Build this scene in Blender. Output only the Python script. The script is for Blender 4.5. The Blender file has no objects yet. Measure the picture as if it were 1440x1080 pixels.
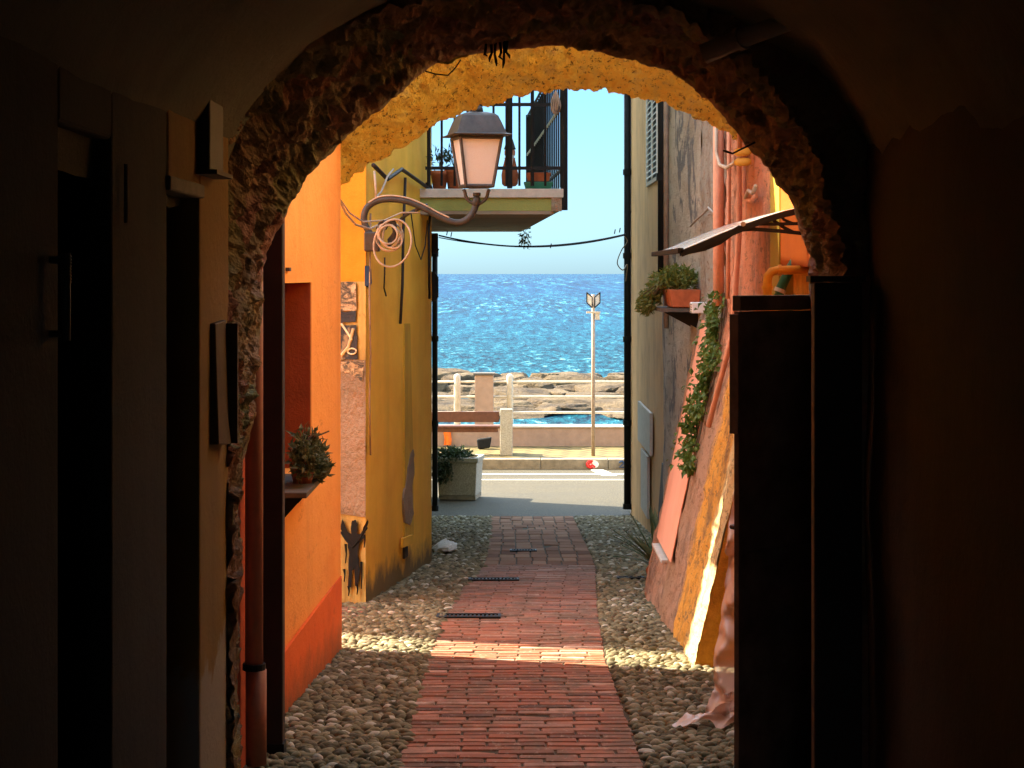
import bpy, math, random
import numpy as np
from mathutils import Vector, noise as mnoise
random.seed(7)
R = math.radians
SC = bpy.context.scene
COL = SC.collection

# ------------------------------------------------------------------ camera
F = 2600.0                       # focal length in pixels of a 1440 px wide picture
CZ = 1.5                         # eye height
cam = bpy.data.cameras.new("camera"); camo = bpy.data.objects.new("camera", cam); COL.objects.link(camo)
camo.location = (0, 0, CZ); camo.rotation_euler = (R(90), 0, 0)
cam.sensor_width = 36.0; cam.lens = F / 1440 * 36.0
cam.shift_y = -155.0 / 1440.0
cam.clip_start = 0.05; cam.clip_end = 60000
SC.camera = camo
# ------------------------------------------------------------------ light
SUN_EL = 38.0
SUN_FROM = Vector((-0.918, 0.395, 0)).normalized()    # horizontal direction towards the sun
d = Vector((SUN_FROM.x * math.cos(R(SUN_EL)), SUN_FROM.y * math.cos(R(SUN_EL)), math.sin(R(SUN_EL))))
sl = bpy.data.lights.new("sun", 'SUN'); sl.energy = 2.0; sl.angle = R(0.53); sl.color = (1.0, 0.90, 0.68)
so = bpy.data.objects.new("sun", sl); COL.objects.link(so)
so.rotation_euler = d.to_track_quat('Z', 'Y').to_euler(); so.location = (-20, 10, 25)
wd = bpy.data.worlds.new("World"); SC.world = wd; wd.use_nodes = True
wn = wd.node_tree.nodes; wl = wd.node_tree.links
sky = wn.new('ShaderNodeTexSky'); sky.sky_type = 'NISHITA'; sky.sun_disc = False
sky.sun_elevation = R(SUN_EL); sky.sun_rotation = math.atan2(SUN_FROM.x, SUN_FROM.y)
sky.air_density = 1.0; sky.dust_density = 0.6; sky.ozone_density = 1.5
hs = wn.new('ShaderNodeHueSaturation'); hs.inputs['Saturation'].default_value = 1.0
wl.new(sky.outputs[0], hs.inputs['Color'])
tc_ = wn.new('ShaderNodeTexCoord'); sx_ = wn.new('ShaderNodeSeparateXYZ'); wl.new(tc_.outputs['Generated'], sx_.inputs[0])
rp_ = wn.new('ShaderNodeValToRGB'); rp_.color_ramp.elements[0].position = 0.10; rp_.color_ramp.elements[0].color = (0.056, 0.094, 0.148, 1)   # clear cyan air low over the sea
rp_.color_ramp.elements[1].position = 0.40; rp_.color_ramp.elements[1].color = (1.0, 0.86, 0.64, 1)
wl.new(sx_.outputs[2], rp_.inputs[0])
mu_ = wn.new('ShaderNodeMix'); mu_.data_type = 'RGBA'; mu_.blend_type = 'MULTIPLY'; mu_.inputs[0].default_value = 1.0
wl.new(hs.outputs[0], mu_.inputs[6]); wl.new(rp_.outputs[0], mu_.inputs[7])
wl.new(mu_.outputs[2], wn['Background'].inputs['Color'])
wn['Background'].inputs['Strength'].default_value = 0.15
SC.view_settings.view_transform = 'Standard'; SC.view_settings.look = 'None'
SC.view_settings.gamma = 1.0; SC.view_settings.exposure = 3.7
SC.cycles.use_denoising = True
SC.cycles.max_bounces = 14; SC.cycles.diffuse_bounces = 10; SC.cycles.glossy_bounces = 4
SC.cycles.transmission_bounces = 6; SC.cycles.transparent_max_bounces = 8
SC.cycles.sample_clamp_indirect = 8.0

# ------------------------------------------------------------------ helpers
def gz(D):                        # the alley falls towards the sea, then runs level
    if D < 0: return 0.0
    return -0.066 * min(D, 23.0)
def W(px, py, D):                 # where a point seen at (px, py) stands at distance D
    return ((px - 720) * D / F, D, CZ - (py - 385) * D / F)
def fn(x, y, z, s=1.0, o=3):
    return mnoise.fractal(Vector((x * s, y * s, z * s)), 0.8, 2.0, o)
def lerp(a, b, t): return a + (b - a) * t
def interp(x, pts):
    if x <= pts[0][0]: return pts[0][1]
    for (a, b), (c, e) in zip(pts, pts[1:]):
        if x <= c: return lerp(b, e, (x - a) / (c - a))
    return pts[-1][1]

def smoothP(P, n=4):
    P = [Vector(p) for p in P]; out = []
    for i in range(len(P)-1):
        a, b, c_, e = P[max(i-1,0)], P[i], P[i+1], P[min(i+2,len(P)-1)]
        for j in range(n):
            t = j/n; out.append(.5*((2*b)+(c_-a)*t+(2*a-5*b+4*c_-e)*t*t+(3*b-a-3*c_+e)*t**3))
    return out + [P[-1]]

class MB:
    def __init__(s): s.v = []; s.f = []
    def add(s, vs, fs):
        n = len(s.v); s.v += [tuple(v) for v in vs]; s.f += [tuple(i + n for i in f) for f in fs]; return s
    def box(s, x0, x1, y0, y1, z0, z1):
        return s.add([(x0,y0,z0),(x1,y0,z0),(x1,y1,z0),(x0,y1,z0),(x0,y0,z1),(x1,y0,z1),(x1,y1,z1),(x0,y1,z1)],
                     [(0,3,2,1),(4,5,6,7),(0,1,5,4),(1,2,6,5),(2,3,7,6),(3,0,4,7)])
    def hexa(s, b, t):            # four bottom and four top corners
        return s.add(list(b) + list(t), [(0,3,2,1),(4,5,6,7),(0,1,5,4),(1,2,6,5),(2,3,7,6),(3,0,4,7)])
    def tube(s, pts, r, n=8, cap=True):
        pts = [Vector(p) for p in pts]; rs = r if isinstance(r, (list, tuple)) else [r] * len(pts)
        t0 = (pts[1] - pts[0]).normalized(); up = Vector((0,0,1)) if abs(t0.z) < 0.9 else Vector((1,0,0))
        u = t0.cross(up).normalized(); base = len(s.v)
        for i, p in enumerate(pts):
            t = (pts[min(i+1, len(pts)-1)] - pts[max(i-1, 0)]).normalized()
            u = (u - t * u.dot(t)); u = u.normalized() if u.length > 1e-6 else t.orthogonal().normalized()
            w = t.cross(u)
            for k in range(n):
                a = 2 * math.pi * k / n; q = p + (u * math.cos(a) + w * math.sin(a)) * rs[i]; s.v.append(tuple(q))
        for i in range(len(pts) - 1):
            for k in range(n):
                a = base + i*n + k; b = base + i*n + (k+1) % n; s.f.append((a, b, b+n, a+n))
        if cap:
            s.f.append(tuple(base + k for k in range(n))[::-1]); e = base + (len(pts)-1)*n; s.f.append(tuple(e + k for k in range(n)))
        return s
    def grid(s, fnc, nu, nv):
        b = len(s.v)
        for i in range(nu + 1):
            for j in range(nv + 1): s.v.append(tuple(fnc(i / nu, j / nv)))
        for i in range(nu):
            for j in range(nv):
                a = b + i*(nv+1) + j; s.f.append((a, a+1, a+nv+2, a+nv+1))
        return s
    def lathe(s, prof, c, n=20, ax='z'):
        b = len(s.v)
        for (r, h) in prof:
            for k in range(n):
                a = 2*math.pi*k/n; s.v.append((c[0]+r*math.cos(a), c[1]+r*math.sin(a), c[2]+h))
        for i in range(len(prof)-1):
            for k in range(n):
                p = b+i*n+k; q = b+i*n+(k+1)%n; s.f.append((p, q, q+n, p+n))
        s.f.append(tuple(b+k for k in range(n))[::-1]); e = b+(len(prof)-1)*n; s.f.append(tuple(e+k for k in range(n)))
        return s
    def prism(s, pts, off):       # planar outline (3-D points) pushed along off
        n = len(pts); o = Vector(off); b = [tuple(p) for p in pts]; t = [tuple(Vector(p) + o) for p in pts]
        return s.add(b + t, [tuple(range(n))[::-1], tuple(range(n, 2*n))] + [(i, (i+1)%n, n+(i+1)%n, n+i) for i in range(n)])
    def leaf(s, p, dirv, nrm, L, w, bend=0.2):
        d_ = Vector(dirv).normalized(); n_ = Vector(nrm); sd = d_.cross(n_)
        sd = sd.normalized() if sd.length > 1e-5 else d_.orthogonal().normalized(); n2 = sd.cross(d_)
        p = Vector(p); m = p + d_*L*0.5 + n2*L*bend*0.3; e = p + d_*L - n2*L*bend
        return s.add([p, m + sd*w*0.5 + n2*w*0.12, e, m - sd*w*0.5 + n2*w*0.12, m - n2*w*0.1], [(0,1,4),(1,2,4),(2,3,4),(3,0,4)])
    def islands(s):
        par = list(range(len(s.v)))
        def find(a):
            while par[a] != a: par[a] = par[par[a]]; a = par[a]
            return a
        for f in s.f:
            for q in f[1:]: par[find(q)] = find(f[0])
        grp = {}
        for f in s.f: grp.setdefault(find(f[0]), []).append(f)
        for fs in grp.values():
            ids = sorted({i for f in fs for i in f}); mp = {a: b for b, a in enumerate(ids)}
            mm = MB(); mm.v = [s.v[i] for i in ids]; mm.f = [tuple(mp[i] for i in f) for f in fs]; yield mm
    def build(s, name, mat, parent=None, smooth=False, bevel=0.0, solid=0.0):
        if name in ('collar','fitting','clip','raised_panel','post','seat','painted_patch','dark_patch') or (name == 'bracket' and mat in (M['black_metal'], M['lamp_metal']) and parent.name.split('.')[0] != 'door_awning'):
            parts = list(s.islands())
            if len(parts) > 1: return [m_._build(name, mat, parent, smooth, bevel, solid) for m_ in parts][0]
        return s._build(name, mat, parent, smooth, bevel, solid)
    def _build(s, name, mat, parent=None, smooth=False, bevel=0.0, solid=0.0):
        loc = Vector((0,0,0))
        if parent is not None:
            q = parent
            while q is not None: loc += q.location; q = q.parent
        me = bpy.data.meshes.new(name); me.from_pydata([tuple(Vector(v) - loc) for v in s.v], [], s.f); me.validate(); me.update()
        import bmesh
        bm = bmesh.new(); bm.from_mesh(me); bmesh.ops.recalc_face_normals(bm, faces=bm.faces); bm.to_mesh(me); bm.free()
        if smooth: me.polygons.foreach_set('use_smooth', [True] * len(me.polygons))
        me.materials.append(mat); o = bpy.data.objects.new(name, me); COL.objects.link(o)
        if parent is not None: o.parent = parent
        if solid:
            m = o.modifiers.new('thick', 'SOLIDIFY'); m.thickness = solid; m.offset = 0
        if bevel:
            m = o.modifiers.new('edge', 'BEVEL'); m.width = bevel; m.segments = 2; m.limit_method = 'ANGLE'; m.angle_limit = R(40)
        return o
def tag(o, label=None, cat=None, group=None, kind=None):
    if label: o['label'] = label
    if cat: o['category'] = cat
    if group: o['group'] = group
    if kind: o['kind'] = kind
    return o
def T(name, label, cat, loc=(0,0,0), group=None):
    o = bpy.data.objects.new(name, None); COL.objects.link(o); o.location = loc; o.empty_display_size = 0.1
    return tag(o, label, cat, group)

# ------------------------------------------------------------------ materials
class N:
    def __init__(s, name):
        s.m = bpy.data.materials.new(name); s.m.use_nodes = True; s.t = s.m.node_tree; s.b = s.t.nodes['Principled BSDF']
        s.tc = s.t.nodes.new('ShaderNodeTexCoord')
    def n(s, typ, **kw):
        nd = s.t.nodes.new(typ)
        for k, v in kw.items(): setattr(nd, k, v)
        return nd
    def l(s, a, b): s.t.links.new(a, b)
    def map(s, scale=(1,1,1), rot=(0,0,0)):
        mp = s.n('ShaderNodeMapping'); mp.inputs['Location'].default_value = (137.31, 71.77, 19.43); mp.inputs['Scale'].default_value = scale; mp.inputs['Rotation'].default_value = rot
        s.l(s.tc.outputs['Object'], mp.inputs['Vector']); return mp.outputs[0]
    def noise(s, sc, det=6, rough=0.6, vec=None, dist=0.0):
        nz = s.n('ShaderNodeTexNoise'); nz.inputs['Scale'].default_value = sc; nz.inputs['Detail'].default_value = det
        nz.inputs['Roughness'].default_value = rough; nz.inputs['Distortion'].default_value = dist
        s.l(vec if vec else s.tc.outputs['Object'], nz.inputs['Vector']); return nz.outputs['Fac']
    def ramp(s, fac, stops, interp='LINEAR'):
        r = s.n('ShaderNodeValToRGB'); r.color_ramp.interpolation = interp; e = r.color_ramp.elements
        while len(e) < len(stops): e.new(0.5)
        for i, (p, c) in enumerate(stops): e[i].position = p; e[i].color = (*c, 1) if len(c) == 3 else c
        s.l(fac, r.inputs[0]); return r.outputs[0]
    def mix(s, fac, a, b, mode='MIX'):
        m = s.n('ShaderNodeMix', data_type='RGBA', blend_type=mode)
        if isinstance(fac, (int, float)): m.inputs[0].default_value = fac
        else: s.l(fac, m.inputs[0])
        for v, sock in ((a, m.inputs[6]), (b, m.inputs[7])):
            if isinstance(v, tuple): sock.default_value = (*v, 1)
            else: s.l(v, sock)
        return m.outputs[2]
    def math(s, op, a, b=0.0):
        m = s.n('ShaderNodeMath', operation=op)
        for v, sock in ((a, m.inputs[0]), (b, m.inputs[1])):
            if isinstance(v, (int, float)): sock.default_value = v
            else: s.l(v, sock)
        return m.outputs[0]
    def axis(s, k):
        sp = s.n('ShaderNodeSeparateXYZ'); s.l(s.tc.outputs['Object'], sp.inputs[0]); return sp.outputs[k]
    def bump(s, h, st=0.3, dist=0.02):
        bp = s.n('ShaderNodeBump'); bp.inputs['Strength'].default_value = st; bp.inputs['Distance'].default_value = dist
        s.l(h, bp.inputs['Height']); s.l(bp.outputs[0], s.b.inputs['Normal'])
    def fin(s, col, rough=0.8, spec=0.3, metal=0.0):
        if isinstance(col, tuple): s.b.inputs['Base Color'].default_value = (*col, 1)
        else: s.l(col, s.b.inputs['Base Color'])
        s.b.inputs['Roughness'].default_value = rough; s.b.inputs['Specular IOR Level'].default_value = spec
        s.b.inputs['Metallic'].default_value = metal; return s.m

def vary(c, k): return tuple(min(1, max(0, x * k)) for x in c)
def plaster(name, c, c2=None, c3=None, big=1.3, streak=0.35, bump=0.35, rough=0.9, grit=60, dist=0.012):
    g = N(name); c2 = c2 or vary(c, 0.7)
    a = g.ramp(g.noise(big, 7, 0.65), [(0.32, c2), (0.5, c), (0.72, vary(c, 1.12))])
    if streak:
        sv = g.noise(1.0, 5, 0.6, g.map((9, 9, 0.5)))
        a = g.mix(g.ramp(sv, [(0.45, (0,0,0)), (0.75, (streak,)*3)]), a, vary(c2, 0.55))
    if c3:
        f = g.ramp(g.noise(3.1, 8, 0.7), [(0.60, (0,0,0)), (0.66, (1,1,1))]); a = g.mix(f, a, c3)
    h = g.math('ADD', g.noise(grit, 5, 0.7), g.math('MULTIPLY', g.noise(6, 4, 0.6), 2.0))
    g.bump(h, bump, dist); return g.fin(a, rough, 0.2)
def simple(name, c, rough=0.6, spec=0.4, metal=0.0, var=0.25, sc=14, bump=0.12):
    g = N(name); a = g.ramp(g.noise(sc, 6, 0.65), [(0.3, vary(c, 1-var)), (0.7, vary(c, 1+var))])
    g.bump(g.noise(sc*4, 4, 0.6), bump, 0.004); return g.fin(a, rough, spec, metal)
def leafmat(name, c, c2):
    g = N(name); a = g.ramp(g.noise(22, 3, 0.5), [(0.35, c), (0.65, c2)])
    m = g.fin(a, 0.5, 0.35); tr = g.n('ShaderNodeBsdfTranslucent'); g.l(a, tr.inputs[0])
    mx = g.n('ShaderNodeMixShader'); mx.inputs[0].default_value = 0.3; out = g.t.nodes['Material Output']
    g.l(g.b.outputs[0], mx.inputs[1]); g.l(tr.outputs[0], mx.inputs[2]); g.l(mx.outputs[0], out.inputs[0]); return m

M = {}
def dirty(name, c, c2, z0, base):
    g = N(name); a = g.ramp(g.noise(1.6, 7, 0.65, g.map((1,.4,.8))), [(0.3, c2), (0.5, c), (0.72, vary(c, 1.06))])
    a = g.mix(g.ramp(g.noise(1.0, 6, 0.65, g.map((8,2.2,0.45))), [(0.5,(0,0,0)),(0.78,(0.4,)*3)]), a, vary(c2, 0.6))
    a = g.mix(g.ramp(g.noise(9, 8, 0.75, g.map((1,.3,1))), [(0.60,(0,0,0)),(0.66,(0.35,)*3)]), a, vary(c2, 0.5))
    h = g.math('ADD', g.math('ADD', g.axis(2), g.math('MULTIPLY', g.axis(1), 0.066)), g.math('MULTIPLY', g.noise(5, 6, 0.7), -0.35))
    a = g.mix(g.ramp(g.math('ADD', h, 0.3 - z0), [(0.10,(base,)*3),(0.34,(0,0,0))]), a, (0.16,0.09,0.04))
    g.bump(g.math('ADD', g.noise(60, 5, 0.7), g.math('MULTIPLY', g.noise(5, 5, 0.65), 3.0)), 0.45, 0.014); return g.fin(a, 0.9, 0.2)
M['orange'] = dirty('orange_plaster', (0.97, 0.40, 0.09), (0.88, 0.31, 0.055), -0.2, 0.0)
M['dado'] = dirty('red_orange_plaster', (0.84, 0.16, 0.025), (0.66, 0.11, 0.02), 0.0, 0.75)
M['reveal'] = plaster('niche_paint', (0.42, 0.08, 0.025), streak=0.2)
M['deep_orange'] = plaster('deep_orange_paint', (0.42, 0.085, 0.004), (0.36, 0.07, 0.004), streak=0.0, grit=90)
M['sun_strip_yellow'] = plaster('sun_strip_yellow', (0.42, 0.28, 0.035), (0.38, 0.24, 0.03), streak=0.05)
M['bounce_pale'] = plaster('pale_bounce_plaster', (0.92, 0.60, 0.24), (0.85, 0.52, 0.2), streak=0.05)
M['grey_patch'] = plaster('exposed_render', (0.32, 0.23, 0.15), (0.22, 0.16, 0.10), streak=0.1, bump=1.0, grit=22, dist=0.03)
M['brownwall'] = plaster('grey_brown_plaster', (0.66, 0.38, 0.155), (0.50, 0.28, 0.11), streak=0.35, bump=0.4)
M['greenwall'] = plaster('olive_plaster', (0.26, 0.27, 0.10), (0.2, 0.2, 0.08), streak=0.2)
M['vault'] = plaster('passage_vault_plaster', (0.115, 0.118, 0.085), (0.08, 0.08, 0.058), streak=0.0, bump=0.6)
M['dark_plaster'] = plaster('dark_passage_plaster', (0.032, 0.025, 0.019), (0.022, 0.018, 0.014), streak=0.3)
M['pale_plaster'] = plaster('pale_passage_plaster', (0.72, 0.66, 0.55), streak=0.1)
M['black_metal'] = simple('black_painted_metal', (0.014, 0.013, 0.013), 0.6, 0.15)
M['gate_metal'] = simple('rusty_gate_metal', (0.14, 0.10, 0.08), 0.75, 0.15, var=0.5, sc=7)
M['lamp_metal'] = simple('weathered_lamp_metal', (0.050, 0.042, 0.036), 0.55, 0.4, var=0.35)
M['dark_wood'] = simple('dark_wood', (0.035, 0.022, 0.018), 0.65, 0.3, sc=9)
M['brown_wood'] = simple('brown_bench_wood', (0.11, 0.045, 0.03), 0.6, 0.3)
M['ochre_wood'] = simple('old_board_wood', (0.075, 0.045, 0.022), 0.7, 0.2)
M['grey_wood'] = simple('grey_wood', (0.10, 0.085, 0.07), 0.75, 0.2)
M['concrete'] = simple('exposed_aggregate_concrete', (0.36, 0.33, 0.27), 0.9, 0.2, var=0.4, sc=60, bump=0.5)
M['pale_stone'] = simple('pale_stone', (0.52, 0.47, 0.40), 0.85, 0.2, var=0.15)
M['pink_concrete'] = simple('pink_render', (0.36, 0.24, 0.175), 0.9, 0.2, var=0.15, sc=8)
M['rail_white'] = simple('white_rail_paint', (0.52, 0.46, 0.37), 0.6, 0.3, var=0.2)
M['white'] = simple('white_paint', (0.75, 0.73, 0.68), 0.6, 0.3, var=0.1)
M['terracotta'] = simple('terracotta', (0.42, 0.13, 0.055), 0.8, 0.2)
M['salmon'] = simple('salmon_painted_pipe', (0.66, 0.31, 0.19), 0.75, 0.15, var=0.15)
M['pinkpipe'] = simple('pink_downpipe_paint', (0.33, 0.13, 0.08), 0.55, 0.3, var=0.15)
M['gaspipe'] = simple('yellow_gas_pipe', (0.75, 0.40, 0.05), 0.5, 0.4, var=0.12)
M['greenpipe'] = simple('green_pipe', (0.02, 0.16, 0.09), 0.4, 0.5, var=0.12)
M['cable_pale'] = simple('pale_cable', (0.46, 0.35, 0.25), 0.7, 0.2, var=0.2)
M['cable_black'] = simple('black_cable', (0.025, 0.02, 0.02), 0.6, 0.3)
M['cable_grey'] = simple('grey_conduit', (0.30, 0.22, 0.16), 0.6, 0.3)
M['leaf_dark'] = leafmat('dark_leaf', (0.018, 0.035, 0.014), (0.05, 0.075, 0.03))
M['leaf_mid'] = leafmat('mid_leaf', (0.09, 0.12, 0.02), (0.20, 0.21, 0.045))
M['leaf_ivy'] = leafmat('ivy_leaf', (0.06, 0.12, 0.015), (0.13, 0.20, 0.035))
M['leaf_olive'] = leafmat('olive_leaf', (0.07, 0.08, 0.03), (0.16, 0.15, 0.06))
M['agave'] = leafmat('agave_leaf', (0.10, 0.15, 0.08), (0.20, 0.25, 0.13))
M['stem'] = simple('stem', (0.08, 0.055, 0.03), 0.8, 0.2)
M['red'] = simple('red_spray_paint', (0.65, 0.03, 0.03), 0.7, 0.2)
M['blue'] = simple('blue_spray_paint', (0.03, 0.07, 0.16), 0.7, 0.2)
M['blackpaint'] = simple('black_spray_paint', (0.010, 0.009, 0.008), 0.8, 0.2)
M['roadpaint'] = simple('road_paint', (0.80, 0.78, 0.70), 0.7, 0.2, var=0.12, sc=30)
M['orange_cloth'] = simple('orange_plastic', (0.8, 0.16, 0.01), 0.6, 0.3)
M['soil'] = simple('soil', (0.05, 0.035, 0.025), 0.95, 0.1)
M['roof_tile'] = simple('roof_tiles', (0.35, 0.14, 0.08), 0.85, 0.2)

g = N('bricks_red')              # every brick its own tone
oi = g.n('ShaderNodeAttribute'); oi.attribute_name = 'tone'
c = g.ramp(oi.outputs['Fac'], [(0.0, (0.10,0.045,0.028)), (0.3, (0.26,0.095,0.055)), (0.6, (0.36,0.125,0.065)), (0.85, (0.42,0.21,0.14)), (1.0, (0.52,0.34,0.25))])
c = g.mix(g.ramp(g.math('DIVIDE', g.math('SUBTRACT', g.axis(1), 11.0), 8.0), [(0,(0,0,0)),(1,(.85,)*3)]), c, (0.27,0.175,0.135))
c = g.mix(g.ramp(g.noise(4, 7, 0.75, g.map((1,.45,1))), [(0.44,(0,0,0)),(0.62,(0.85,)*3)]), c, (0.17,0.105,0.065))
c = g.mix(g.ramp(g.noise(28, 6, 0.75, g.map((1,.5,1))), [(0.56,(0,0,0)),(0.66,(0.8,)*3)]), c, (0.40,0.27,0.19))
g.bump(g.noise(70, 5, 0.7), 0.4, 0.006); M['brick'] = g.fin(c, 0.8, 0.15)
g = N('paving_slabs_grey'); oi = g.n('ShaderNodeAttribute'); oi.attribute_name = 'tone'
c = g.ramp(oi.outputs['Fac'], [(0.0, (0.15,0.065,0.035)), (0.5, (0.25,0.12,0.068)), (1.0, (0.34,0.19,0.115))])
g.bump(g.noise(40, 5, 0.7), 0.4, 0.01); M['slab'] = g.fin(c, 0.9, 0.08)
g = N('pebble_stone'); oi = g.n('ShaderNodeAttribute'); oi.attribute_name = 'tone'
c = g.ramp(oi.outputs['Fac'], [(0.0, (0.06,0.048,0.028)), (0.4, (0.155,0.13,0.07)), (0.75, (0.25,0.215,0.12)), (0.93, (0.40,0.36,0.24)), (1.0, (0.58,0.55,0.44))])
c = g.mix(0.25, c, g.ramp(g.noise(45, 4, 0.6), [(0.3,(0.10,0.085,0.05)),(0.7,(0.38,0.33,0.2))]))
g.bump(g.noise(90, 4, 0.6), 0.25, 0.004); M['pebble'] = g.fin(c, 0.75, 0.15)
M['mortar'] = plaster('alley_mortar', (0.09, 0.068, 0.042), (0.055, 0.04, 0.026), streak=0, bump=0.9, grit=45)
g = N('asphalt'); c = g.ramp(g.noise(1.0, 3, 0.8, g.map((60,18,1))), [(0.3, (0.018,0.015,0.010)), (0.5,(0.062,0.051,0.032)), (0.72, (0.145,0.122,0.076))])
c = g.mix(g.ramp(g.noise(0.9, 6, 0.65, g.map((0.35,1.6,1))), [(0.42,(0,0,0)),(0.7,(0.6,)*3)]), c, (0.05,0.043,0.032))
g.bump(g.noise(60, 4, 0.75), 0.8, 0.012); M['asphalt'] = g.fin(c, 0.85, 0.3)
g = N('yellow_pavers'); bt = g.n('ShaderNodeTexBrick'); bt.inputs['Scale'].default_value = 1.0
bt.inputs['Color1'].default_value = (0.185,0.137,0.052,1); bt.inputs['Color2'].default_value = (0.155,0.113,0.043,1); bt.inputs['Mortar'].default_value = (0.08,0.058,0.026,1)
bt.inputs['Mortar Size'].default_value = 0.03; bt.inputs['Brick Width'].default_value = 0.34; bt.inputs['Row Height'].default_value = 0.34
g.l(g.map((1,1,1), (0,0,0.55)), bt.inputs['Vector']); M['pavers'] = g.fin(bt.outputs[0], 0.85, 0.2)
M['kerbstone'] = simple('kerb_stone', (0.25, 0.215, 0.16), 0.85, 0.2, var=0.3, sc=10)

# golden rough arch plaster
g = N('golden_rough_render'); mpv = g.map((1, .38, 1))
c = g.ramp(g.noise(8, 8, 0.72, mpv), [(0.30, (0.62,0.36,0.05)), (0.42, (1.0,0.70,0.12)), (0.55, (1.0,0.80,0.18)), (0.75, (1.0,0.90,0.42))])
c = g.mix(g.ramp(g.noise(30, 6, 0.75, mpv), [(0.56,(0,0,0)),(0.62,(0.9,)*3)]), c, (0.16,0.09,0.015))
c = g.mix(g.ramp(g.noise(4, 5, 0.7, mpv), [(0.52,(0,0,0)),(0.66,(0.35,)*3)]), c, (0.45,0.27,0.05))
g.bump(g.math('ADD', g.noise(34, 6, 0.75, mpv), g.noise(12, 4, 0.7, mpv)), 1.0, 0.07); M['golden'] = g.fin(c, 0.85, 0.25)
# rubble of the near arch
g = N('rubble_stone')
vo = g.n('ShaderNodeTexVoronoi'); vo.inputs['Scale'].default_value = 6.5
g.l(g.mix(0.12, g.tc.outputs['Object'], g.n('ShaderNodeTexNoise').outputs['Color']), vo.inputs['Vector'])
c = g.ramp(g.noise(3.5, 6, 0.7), [(0.3,(0.16,0.11,0.065)),(0.5,(0.34,0.24,0.14)),(0.7,(0.50,0.37,0.23))])
c = g.mix(0.35, c, vo.outputs['Color'], 'MULTIPLY')
g.bump(g.noise(25, 7, 0.75), 1.0, 0.04); M['rubble'] = g.fin(c, 0.9, 0.2)
# ochre passage wall with the paint gone near the floor
g = N('ochre_passage_plaster')
c = g.ramp(g.noise(1.6, 6, 0.6), [(0.3,(0.15,0.085,0.02)),(0.7,(0.24,0.14,0.034))])
c = g.mix(g.ramp(g.noise(1.0, 5, 0.6, g.map((10,10,0.6))), [(0.5,(0,0,0)),(0.75,(0.5,)*3)]), c, (0.14,0.075,0.02))
zz = g.math('ADD', g.axis(2), g.math('MULTIPLY', g.noise(2.2, 5, 0.6), -0.7))
zf = g.ramp(g.math('ADD', zz, 0.4), [(0.55,(1,1,1)),(0.59,(0,0,0))])
c = g.mix(zf, c, (0.26,0.22,0.17)); g.bump(g.noise(25, 6, 0.7), 0.4, 0.015); M['ochre'] = g.fin(c, 0.9, 0.2)
# yellow house, darker towards its foot
g = N('yellow_ochre_plaster')
c = g.ramp(g.noise(1.8, 7, 0.68, g.map((1,.4,.8))), [(0.3,(0.80,0.40,0.032)),(0.7,(0.98,0.60,0.065))])
c = g.mix(g.ramp(g.noise(1.0, 5, 0.6, g.map((7,1.6,0.4))), [(0.45,(0,0,0)),(0.75,(0.45,)*3)]), c, (0.46,0.28,0.03))
hz = g.math('ADD', g.axis(2), g.math('MULTIPLY', g.axis(1), 0.066))
hz = g.math('ADD', hz, g.math('MULTIPLY', g.noise(3.0, 6, 0.65), -0.55))
c = g.mix(g.ramp(g.math('ADD', hz, 0.5), [(0.30,(0.9,)*3),(0.46,(0,0,0))]), c, (0.13,0.10,0.05))
g.bump(g.noise(35, 6, 0.7), 0.3, 0.012); M['yellow'] = g.fin(c, 0.88, 0.2)
# battered wall: paint in bands along the alley, sunlit stripe put in as cream
g = N('battered_wall_paint')
y = g.math('ADD', g.math('ADD', g.axis(1), 12.0), g.math('MULTIPLY', g.math('SUBTRACT', g.noise(5.0, 7, 0.7, g.map((1,1,0.35))), 0.5), 0.55))
f = g.math('DIVIDE', g.math('SUBTRACT', y, 10.0), 5.0)
brown, grey, sal, orc = (0.52,0.29,0.185), (0.40,0.33,0.25), (0.72,0.30,0.17), (0.85,0.40,0.07)
c_lo = g.ramp(f, [(0.0,(0.86,0.62,0.30)),(0.12,(0.86,0.62,0.30)),(0.16,orc),(0.29,orc),(0.32,brown),(0.50,(0.42,0.24,0.14)),(0.53,brown),(1.0,brown)])
c_hi = g.ramp(f, [(0.0,(0.8,0.45,0.18)),(0.10,sal),(0.34,(0.76,0.33,0.19)),(0.46,sal),(0.50,grey),(1.0,(0.36,0.31,0.25))])
c = g.mix(g.ramp(g.math('ADD', g.math('SUBTRACT', g.axis(2), 1.33), g.math('MULTIPLY', g.noise(2,4,0.6), 0.5)), [(0.55,(0,0,0)),(0.8,(1,1,1))]), c_lo, c_hi)
c = g.mix(g.ramp(g.noise(24, 5, 0.7, g.map((1,.35,1))), [(0.55,(0,0,0)),(0.63,(0.7,)*3)]), c, (0.24,0.13,0.07))
c = g.mix(g.ramp(g.noise(1.0, 7, 0.75, g.map((9,3.5,0.9))), [(0.50,(0,0,0)),(0.62,(0.7,)*3)]), c, (0.20,0.125,0.085))
g.bump(g.math('ADD', g.noise(38, 7, 0.75), g.noise(12, 5, 0.7)), 1.0, 0.03); M['batter'] = g.fin(c, 0.9, 0.2)
M['pink_panel'] = plaster('smooth_pink_plaster', (0.76, 0.33, 0.20), (0.68, 0.28, 0.17), streak=0.08, bump=0.12)
g = N('orange_stucco'); c = g.ramp(g.noise(7, 7, 0.7), [(0.3,(0.42,0.17,0.02)),(0.55,(0.68,0.30,0.04)),(0.75,(0.80,0.42,0.08))])
g.bump(g.noise(45, 6, 0.7), 0.9, 0.02); M['stucco'] = g.fin(c, 0.9, 0.2)
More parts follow.
